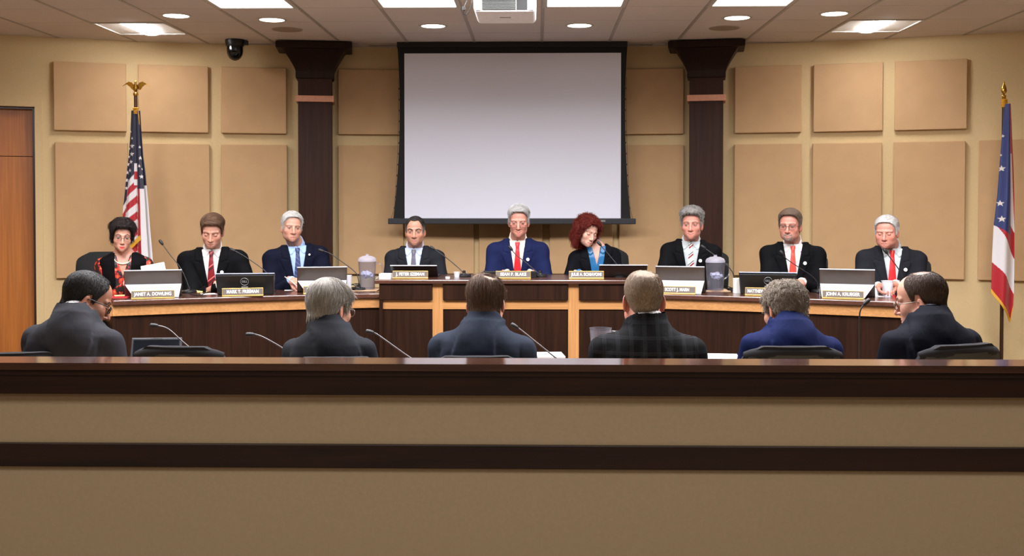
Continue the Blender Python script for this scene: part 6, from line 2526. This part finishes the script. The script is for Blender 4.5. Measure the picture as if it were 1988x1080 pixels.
def cup(px, py0, py1, Y, z, lab, wpx=15):
    p = at(px, py1, Y)
    h = (py1 - py0) * Y / FPX
    w = wpx * Y / FPX / 2
    t = thing('plastic_cup', lab, 'cup', (p.x, Y, z), 0, 'frosted plastic cups')
    m = plain('frosted_cup', (236, 234, 240), 0.3) if 'frosted_cup' not in MATS else MATS['frosted_cup']
    if not m.get('tr'):
        m.node_tree.nodes['Principled BSDF'].inputs['Transmission Weight'].default_value = 0.35
        m['tr'] = 1
    MB().lathe([(0.0001, 0.002), (w * 0.72, 0.0), (w * 0.74, 0.004), (w * 0.97, h - 0.004), (w * 1.04, h - 0.002), (w * 1.04, h), (w * 0.95, h), (w * 0.70, 0.006), (0.0001, 0.006)], 24).build('wall', m, t, smooth=40)
    MB().lathe([(0.0001, 0.007), (w * 0.70, 0.007), (w * 0.80, h * 0.45), (0.0001, h * 0.45)], 20).build('water', MATS['water'], t, smooth=40)
    return t


def flat(name, lab, cat, pts, z, mat, th=0.0015, group=None, part=None):
    """a thin sheet lying on a top: corner pixels seen on that top"""
    W = [onz(x, y, z) for x, y in pts]
    c = sum(W, Vector()) / len(W)
    mb = MB()
    mb.prism([(w.x - c.x, w.y - c.y) for w in W], 0.0, th)
    o = mb.build(name, mat)
    o.location = (c.x, c.y, z)
    return tag(o, lab, cat, group)


def sheet(name, lab, cat, px, py, z, w, d, ang, mat, th=0.0012, group=None):
    p = onz(px, py, z)
    o = MB().box(-w / 2, w / 2, -d / 2, d / 2, 0, th).build(name, mat)
    o.location = (p.x, p.y, z)
    o.rotation_euler = (0, 0, ang)
    return tag(o, lab, cat, group)


def cable(name, lab, pts, z, r=0.003, group=None):
    W = [onz(x, y, z + r) for x, y in pts]
    mb = MB().tube(crv(W), r, 6)
    o = mb.build(name, black, None, smooth=60)
    return tag(o, lab, 'cable', group)


def props():
    paper = plain('paper', (214, 212, 209), 0.8, 0, 40, 0.01)
    yellow = plain('yellow_paper', (236, 214, 130), 0.8, 0, 40, 0.02)
    redp = plain('red_paper', (160, 24, 36), 0.7, 0, 40, 0.04)
    NP = 'nameplate reading '
    # nameplates, with the words they carry
    for a, b, y, Yf, z, body, lab, tw, sh in (
        (259.5, 334.5, 575, 7.245, WZ, 'JANET A. DOWLING', 'brass nameplate in front of the woman with the pearl necklace', 0.86, 0.0),
        (434, 508.5, 569, 7.46, WZ, 'MARK T. FREEMAN', 'brass nameplate in front of the man with brown hair, below a black monitor', 0.77, 0.0),
        (590.5, 659, 566, 7.66, WZ, 'RAY', 'brass nameplate in front of the frowning man, mostly hidden by silver hair', 0.19, -0.62),
        (762, 831, 536, 7.80, CZ, 'J. PETER SZEMAN', 'brass nameplate in front of the man with grey tie', 0.80, 0.0),
        (962.5, 1030.5, 534, 7.80, CZ, 'SEAN P. BLAKE', 'brass nameplate in front of the smiling man with half glasses', 0.74, 0.0),
        (1104.5, 1172.5, 534, 7.80, CZ, 'JULIE A. SCHIAVONI', 'brass nameplate in front of the red haired woman', 0.86, 0.0),
        (1280, 1349, 568, 7.70, WZ, 'SCOTT J. MARN', 'brass nameplate in front of the man with tousled grey hair', 0.66, 0.0),
        (1448.5, 1524, 571, 7.56, WZ, 'MATTHEW', 'brass nameplate in front of the man with goatee, partly hidden by wavy hair', 0.40, -0.48),
        (1599.5, 1673, 577, 7.33, WZ, 'JOHN A. KRUEGER', 'brass nameplate in front of the stout white haired man', 0.82, 0.0),
    ):
        nameplate(a, b, y, Yf, z, body, lab, tw, sh)
    # computers
    tablet_stand(247, 347.5, 524, 7.40, WZ, 'silver backed tablet on a kickstand in front of the woman with pearl necklace', xs=-1)
    tablet_stand(579, 672, 518, 7.78, WZ, 'silver backed tablet on a kickstand in front of the frowning man', xs=-1)
    tablet_stand(1274, 1366.5, 517, 7.80, WZ, 'silver backed tablet on a kickstand beside the water pitcher on the second column side', xs=0)
    tablet_stand(1595, 1694, 522.5, 7.46, WZ, 'silver backed tablet on a kickstand in front of the stout white haired man', xs=1)
    tablet_stand(1163, 1257, 514, 7.93, CZ, 'dark backed tablet in front of the red haired woman', kick=False, ang=0.0)
    tablet_stand(758, 848.5, 515, 7.93, CZ, 'black backed tablet in front of the man with grey tie', dark=True, kick=False, ang=0.0)
    monitor(420, 531, 532, 7.56, WZ, 'black monitor in front of the man with brown hair', -0.002)
    monitor(1436, 1546, 530, 7.66, WZ, 'black monitor in front of the man with the goatee', 0.0)
    # a low black tablet behind the middle nameplate
    a, b = at(936, 526, 7.93), at(1041, 526, 7.93)
    t = thing('tablet', 'black tablet lying low behind the nameplate of the smiling man', 'tablet', ((a.x + b.x) / 2, 7.93, CZ))
    w = (b.x - a.x) / 2
    zt = a.z - CZ
    MB().prism([(-0.02, 0.0), (0.20, 0.0), (0.20, 0.006), (-0.02, zt), (-0.025, zt - 0.004)], -w, w, 'x').build('case', plain('tablet_black', (18, 18, 20), 0.4), t, bevel=0.003)
    MB().prism([(-0.010, zt), (0.195, 0.0075), (0.195, 0.0085), (-0.010, zt + 0.001)], -w + 0.01, w - 0.01, 'x').build('glass', plain('dark_glass', (20, 24, 30), 0.1), t)
    # microphones on the council desk
    G = 'gooseneck microphones on the council desk'
    for lab, pts, Yb, z in (
        ('gooseneck microphone between the woman with pearls and the man with brown hair', [(312, 469.5), (328, 492), (350, 520), (362, 545), (367.5, 561)], 7.76, WZ),
        ('gooseneck microphone in front of the man with brown hair, rising behind the black monitor', [(450, 485), (465, 492), (490, 508), (514, 526), (522, 540)], 7.86, WZ),
        ('gooseneck microphone between the frowning man and the first water pitcher', [(622, 486), (640, 492), (662, 507), (690, 529), (696, 545), (697, 558)], 8.02, WZ),
        ('gooseneck microphone in front of the man with grey tie', [(838, 481), (852, 490), (872, 505), (893, 523), (901, 534)], 8.05, CZ),
        ('gooseneck microphone in front of the smiling man with red tie', [(990.5, 481), (1001, 494), (1022, 511), (1043, 529), (1049, 535)], 8.05, CZ),
        ('gooseneck microphone held near the chin of the red haired woman', [(1162.5, 472), (1171, 482), (1184, 497), (1196, 512), (1202, 524)], 8.05, CZ),
        ('gooseneck microphone rising behind the second water pitcher', [(1364, 479), (1378, 489), (1402, 507), (1421, 527), (1426, 545)], 8.02, WZ),
        ('gooseneck microphone crossing the coral tie', [(1517, 490), (1526, 502), (1552, 520), (1578, 538), (1588, 552)], 7.90, WZ),
        ('gooseneck microphone under the chin of the stout white haired man', [(1718, 486.5), (1727, 499), (1742, 519), (1751, 535), (1757, 552)], 7.62, WZ),
    ):
        mic(lab, pts, Yb, z, G, Yh=Yb + 0.02)
    # microphones on the staff table
    G = 'gooseneck microphones on the staff table'
    for lab, pts, Yb, gr in (
        ('grey gooseneck microphone beside the tablet and the empty chair', [(297, 632), (309, 633), (328, 640), (355, 664), (388, 692), (400, 712)], 5.62, True),
        ('grey gooseneck microphone reaching out beside the silver haired man', [(483, 649.5), (495, 649.5), (513, 656), (545, 674), (566, 690), (580, 712)], 5.62, True),
        ('grey gooseneck microphone between the silver haired and the brown haired man', [(716, 644), (728, 647), (750, 662), (785, 687), (806, 701), (818, 714)], 5.62, True),
        ('grey gooseneck microphone between the brown haired man and the water jug', [(997, 632), (1010, 640), (1040, 664), (1070, 688), (1088, 702), (1100, 714)], 5.62, True),
        ('black upright gooseneck microphone beside the balding man in midnight blue', [(1684, 585), (1676, 593), (1669.5, 606), (1668.5, 630), (1668.5, 665), (1668.5, 712)], 5.62, False),
    ):
        mic(lab, pts, Yb, PZ, G, gr, r=0.004)
    # water
    pitcher(713, 493, 563, 8.05, WZ, 'clear pitcher of ice water on a tan tray, near the first column', 34, 3)
    pitcher(1388.5, 492, 562, 8.00, WZ, 'clear pitcher of ice water on a tan tray in front of the second column', 36, 5)
    tan = plain('tray_tan', (186, 150, 116), 0.6, 0, 60, 0.08)
    for px, py, lab in ((709, 563.5, 'tan tray under the water pitcher near the first column'), (1388, 564.5, 'tan tray under the water pitcher in front of the second column')):
        p = onz(px, py, WZ)
        o = MB().box(-0.10, 0.10, -0.09, 0.13, 0, 0.004).build('tray', tan, None, bevel=0.0015)
        o.location = (p.x, p.y, WZ)
        tag(o, lab, 'tray', 'tan trays')
    cup(1723, 538, 569, 7.53, WZ, 'frosted plastic cup in front of the stout white haired man', 23)
    cup(677, 530, 561, 7.94, WZ, 'frosted plastic cup beside the tablet of the frowning man', 13)
    cup(887, 529, 539, 8.0, CZ, 'short frosted plastic cup beside the man with grey tie', 13)
    # white bottles
    for px, y0, y1, Y, wpx, lab in ((1597, 541, 568, 7.62, 11, 'small white bottle beside the fist of the man with goatee'), (1702, 546, 566, 7.60, 8, 'small white bottle between tablet and frosted cup'), ):
        p = at(px, y1, Y)
        h = (y1 - y0) * Y / FPX
        w = wpx * Y / FPX / 2
        t = thing('bottle', lab, 'bottle', (p.x, Y, WZ), 0, 'small white bottles')
        wp = plain('white_plastic', (226, 226, 230), 0.4)
        MB().lathe([(0.0001, 0), (w, 0), (w, h * 0.68), (w * 0.75, h * 0.78), (w * 0.45, h * 0.82), (w * 0.45, h * 0.86), (0.0001, h * 0.86)], 20).build('body', wp, t, smooth=40)
        MB().lathe([(w * 0.5, h * 0.80), (w * 0.5, h * 0.96), (w * 0.3, h), (0.0001, h)], 16).build('cap', wp, t, smooth=40)
    # white boxes standing beside the monitor
    a, b = at(1424, 538, 7.80), at(1441, 566, 7.80)
    t = tag(MB().box(-0.030, 0.030, -0.02, 0.02, 0, 0.108).build('tissue_box', paper, None, bevel=0.002), 'upright white card box beside the black monitor of the man with goatee', 'box')
    t.location = ((a.x + b.x) / 2, 7.80, WZ)
    t.rotation_euler = (0, 0, 0.12)
    # papers
    o = sheet('paper_sheet', 'sheet of paper held up behind the tablet of the woman with pearls', 'paper', 300, 556, WZ, 0.16, 0.20, 0.3, paper, 0.001)
    p = at(298, 524, 7.56)
    o.location = (p.x, 7.56, p.z)
    o.rotation_euler = (R(20), R(-10), 0.35)
    sheet('notepad', 'yellow notepad in front of the man with brown hair', 'notepad', 384, 566, WZ, 0.22, 0.12, 0.16, yellow, 0.006)
    sheet('paper_sheet', 'white paper beside the yellow notepad and black monitor', 'paper', 405, 571, WZ, 0.10, 0.10, 0.5, paper)
    sheet('paper_sheet', 'white paper under the wrist of the man with brown hair', 'paper', 415, 564, WZ + 0.004, 0.10, 0.06, 0.2, paper)
    sheet('folder', 'red folder in front of the woman in the floral blouse', 'folder', 226, 577, WZ, 0.18, 0.16, 0.15, redp, 0.004)
    sheet('sticky_note', 'yellow note on the red folder', 'note', 237, 574, WZ + 0.0045, 0.10, 0.09, 0.4, yellow)
    sheet('paper_sheet', 'white paper under the fist of the frowning man', 'paper', 566, 563.5, WZ, 0.10, 0.09, 0.2, paper)
    sheet('paper_stack', 'small white paper stack beside the tablet of the man with grey tie', 'paper', 749, 539.2, CZ, 0.085, 0.10, 0.0, paper, 0.030)
    sheet('phone', 'white phone beside the sleeve of the man with grey tie', 'phone', 869, 540, CZ, 0.03, 0.07, 0.1, paper, 0.008)
    sheet('paper_sheet', 'white papers under the hands of the stout man', 'paper', 1710, 575, WZ, 0.14, 0.14, -0.3, paper, 0.004)
    # pen in the fist
    p = at(563, 546, 7.93)
    pen = MB().tube([p + Vector((-0.045, 0.03, 0.030)), p + Vector((0.02, -0.02, -0.005)), p + Vector((0.075, -0.055, -0.044))], [0.0042, 0.0042, 0.0015], 8).build('pen', plain('pen_silver', (196, 196, 200), 0.3, 0.5), None, smooth=50)
    tag(pen, 'silver pen held in the fist of the frowning man', 'pen')
    # cables and earpieces
    cable('cable', 'black cable running from the tablet of the woman with pearls to the monitor', [(348, 562), (365, 569), (385, 574), (402, 568), (420, 563)], WZ, group=None)
    cable('cable', 'black cable curling between the black monitor and the silver tablet of the stout man', [(1548, 572), (1560, 567), (1572, 564), (1590, 570), (1600, 574)], WZ)
    cable('cable', 'black cable in front of the water pitcher by the second column', [(1364, 556), (1385, 557), (1404, 555), (1424, 560), (1440, 566)], WZ)
    # headset tangles
    for px, py, lab in ((686, 560, 'black wire glasses and headset tangle beside the first water pitcher'), (1706, 571, 'black coiled cable beside the tablet of the stout man')):
        p = onz(px, py, WZ)
        mb = MB()
        pts = [(0.045 * math.cos(a * 0.8) + 0.01 * math.sin(a * 2.3), 0.03 * math.sin(a * 0.8), 0.006 + 0.016 * (1 + math.sin(a * 1.3)) * 0.9) for a in range(18)]
        mb.tube(crv(pts, 4), 0.0032, 6)
        o = mb.build('coiled_cable', black, None, smooth=60)
        o.location = (p.x, p.y, WZ)
        tag(o, lab, 'cable')
    # ---- the staff table
    p = at(305, 672, 5.70)
    t = thing('tablet_computer', 'dark tablet in a black case propped on the staff table by the empty chair', 'computer', (p.x, 5.66, PZ), R(6))
    wb, zt = 0.130, at(305, 656.5, 5.70).z - PZ
    M = Matrix.Rotation(R(-20), 4, 'X')
    L = zt / math.cos(R(20))
    MB().box(-wb, wb, 0.0, 0.012, 0.004, L, M).build('case', plain('tablet_case', (44, 46, 52), 0.5), t, bevel=0.004)
    MB().box(-wb + 0.012, wb - 0.012, -0.002, 0.001, 0.02, L - 0.012, M).build('screen', plain('dim_screen', (12, 15, 22), 0.12), t)
    MB().box(-0.028, 0.028, -0.003, 0.002, L - 0.013, L - 0.004, M).build('camera_strip', black, t)
    MB().box(-0.05, 0.05, 0.02, 0.14, 0.0, 0.006).build('foot', black, t)
    MB().box(-0.012, 0.012, 0.075, 0.083, 0.0, L * 0.55, Matrix.Rotation(R(12), 4, 'X')).build('prop', black, t)
    # jug of water, its handle hidden by the plaid jacket
    p = at(1166, 690, 5.72)
    t = thing('water_jug', 'clear water jug on the staff table beside the man in black plaid', 'pitcher', (p.x, 5.72, PZ))
    h = at(1166, 637, 5.72).z - PZ
    w = 43 * 5.72 / FPX / 2
    g = clear('clear_plastic', (242, 242, 248), 0.06, thin=0.98, milky=0.045)
    MB().lathe([(0.0001, 0.002), (w * 0.72, 0.002), (w * 0.80, h * 0.3), (w, h * 0.99), (w * 1.01, h), (w - 0.003, h), (w * 0.79, h * 0.3), (w * 0.70, 0.008), (0.0001, 0.008)], 32, cap=False).build('jug', g, t, smooth=50)
    MB().lathe([(0.0001, 0.010), (w * 0.69, 0.010), (w * 0.77, h * 0.3), (w * 0.86, h * 0.55), (0.0001, h * 0.55)], 28).build('water', MATS['water'], t, smooth=40)
    MB().tube(crv([(w * 0.98, 0, h * 0.9), (w + 0.05, 0, h * 0.85), (w + 0.055, 0, h * 0.45), (w * 0.80, 0, h * 0.3)]), 0.008, 8).build('handle', g, t, smooth=60)
    MB().lathe([(w * 0.99, h * 0.965), (w * 1.03, h * 0.965), (w * 1.03, h * 1.0), (w * 0.99, h * 1.0)], 32, cap=False).build('rim', clear('rim', (245, 245, 250), 0.1, thin=0.8), t, smooth=40)
    sheet('notebook', 'open white booklet on the staff table beside the brown haired man', 'booklet', 1066, 692.5, PZ + 0.002, 0.16, 0.20, 0.1, paper, 0.012)
    sheet('paper_stack', 'white papers on the staff table between plaid and bright blue suits', 'paper', 1398, 694, PZ + 0.002, 0.20, 0.22, -0.1, paper, 0.006)


props()

# ------------------------------------------------------------------ camera and picture settings
cam = bpy.data.cameras.new('camera')
co = bpy.data.objects.new('camera', cam)
COL.objects.link(co)
co.location = (0, 0, CAMZ)
co.rotation_euler = (R(90) - PITCH, 0, YAW)
cam.sensor_width = 36.0
cam.lens = 36.0 * FPX / 1988.0
cam.shift_y = SHIFT
cam.clip_end = 100
SC.camera = co
SC.view_settings.view_transform = 'Standard'
SC.view_settings.look = 'None'
SC.view_settings.gamma = 1.0
SC.view_settings.use_curve_mapping = False
SC.view_settings.exposure = 0.38
SC.cycles.use_denoising = True
SC.cycles.max_bounces = 8
SC.cycles.diffuse_bounces = 4
SC.cycles.transparent_max_bounces = 12
SC.cycles.sample_clamp_indirect = 6.0
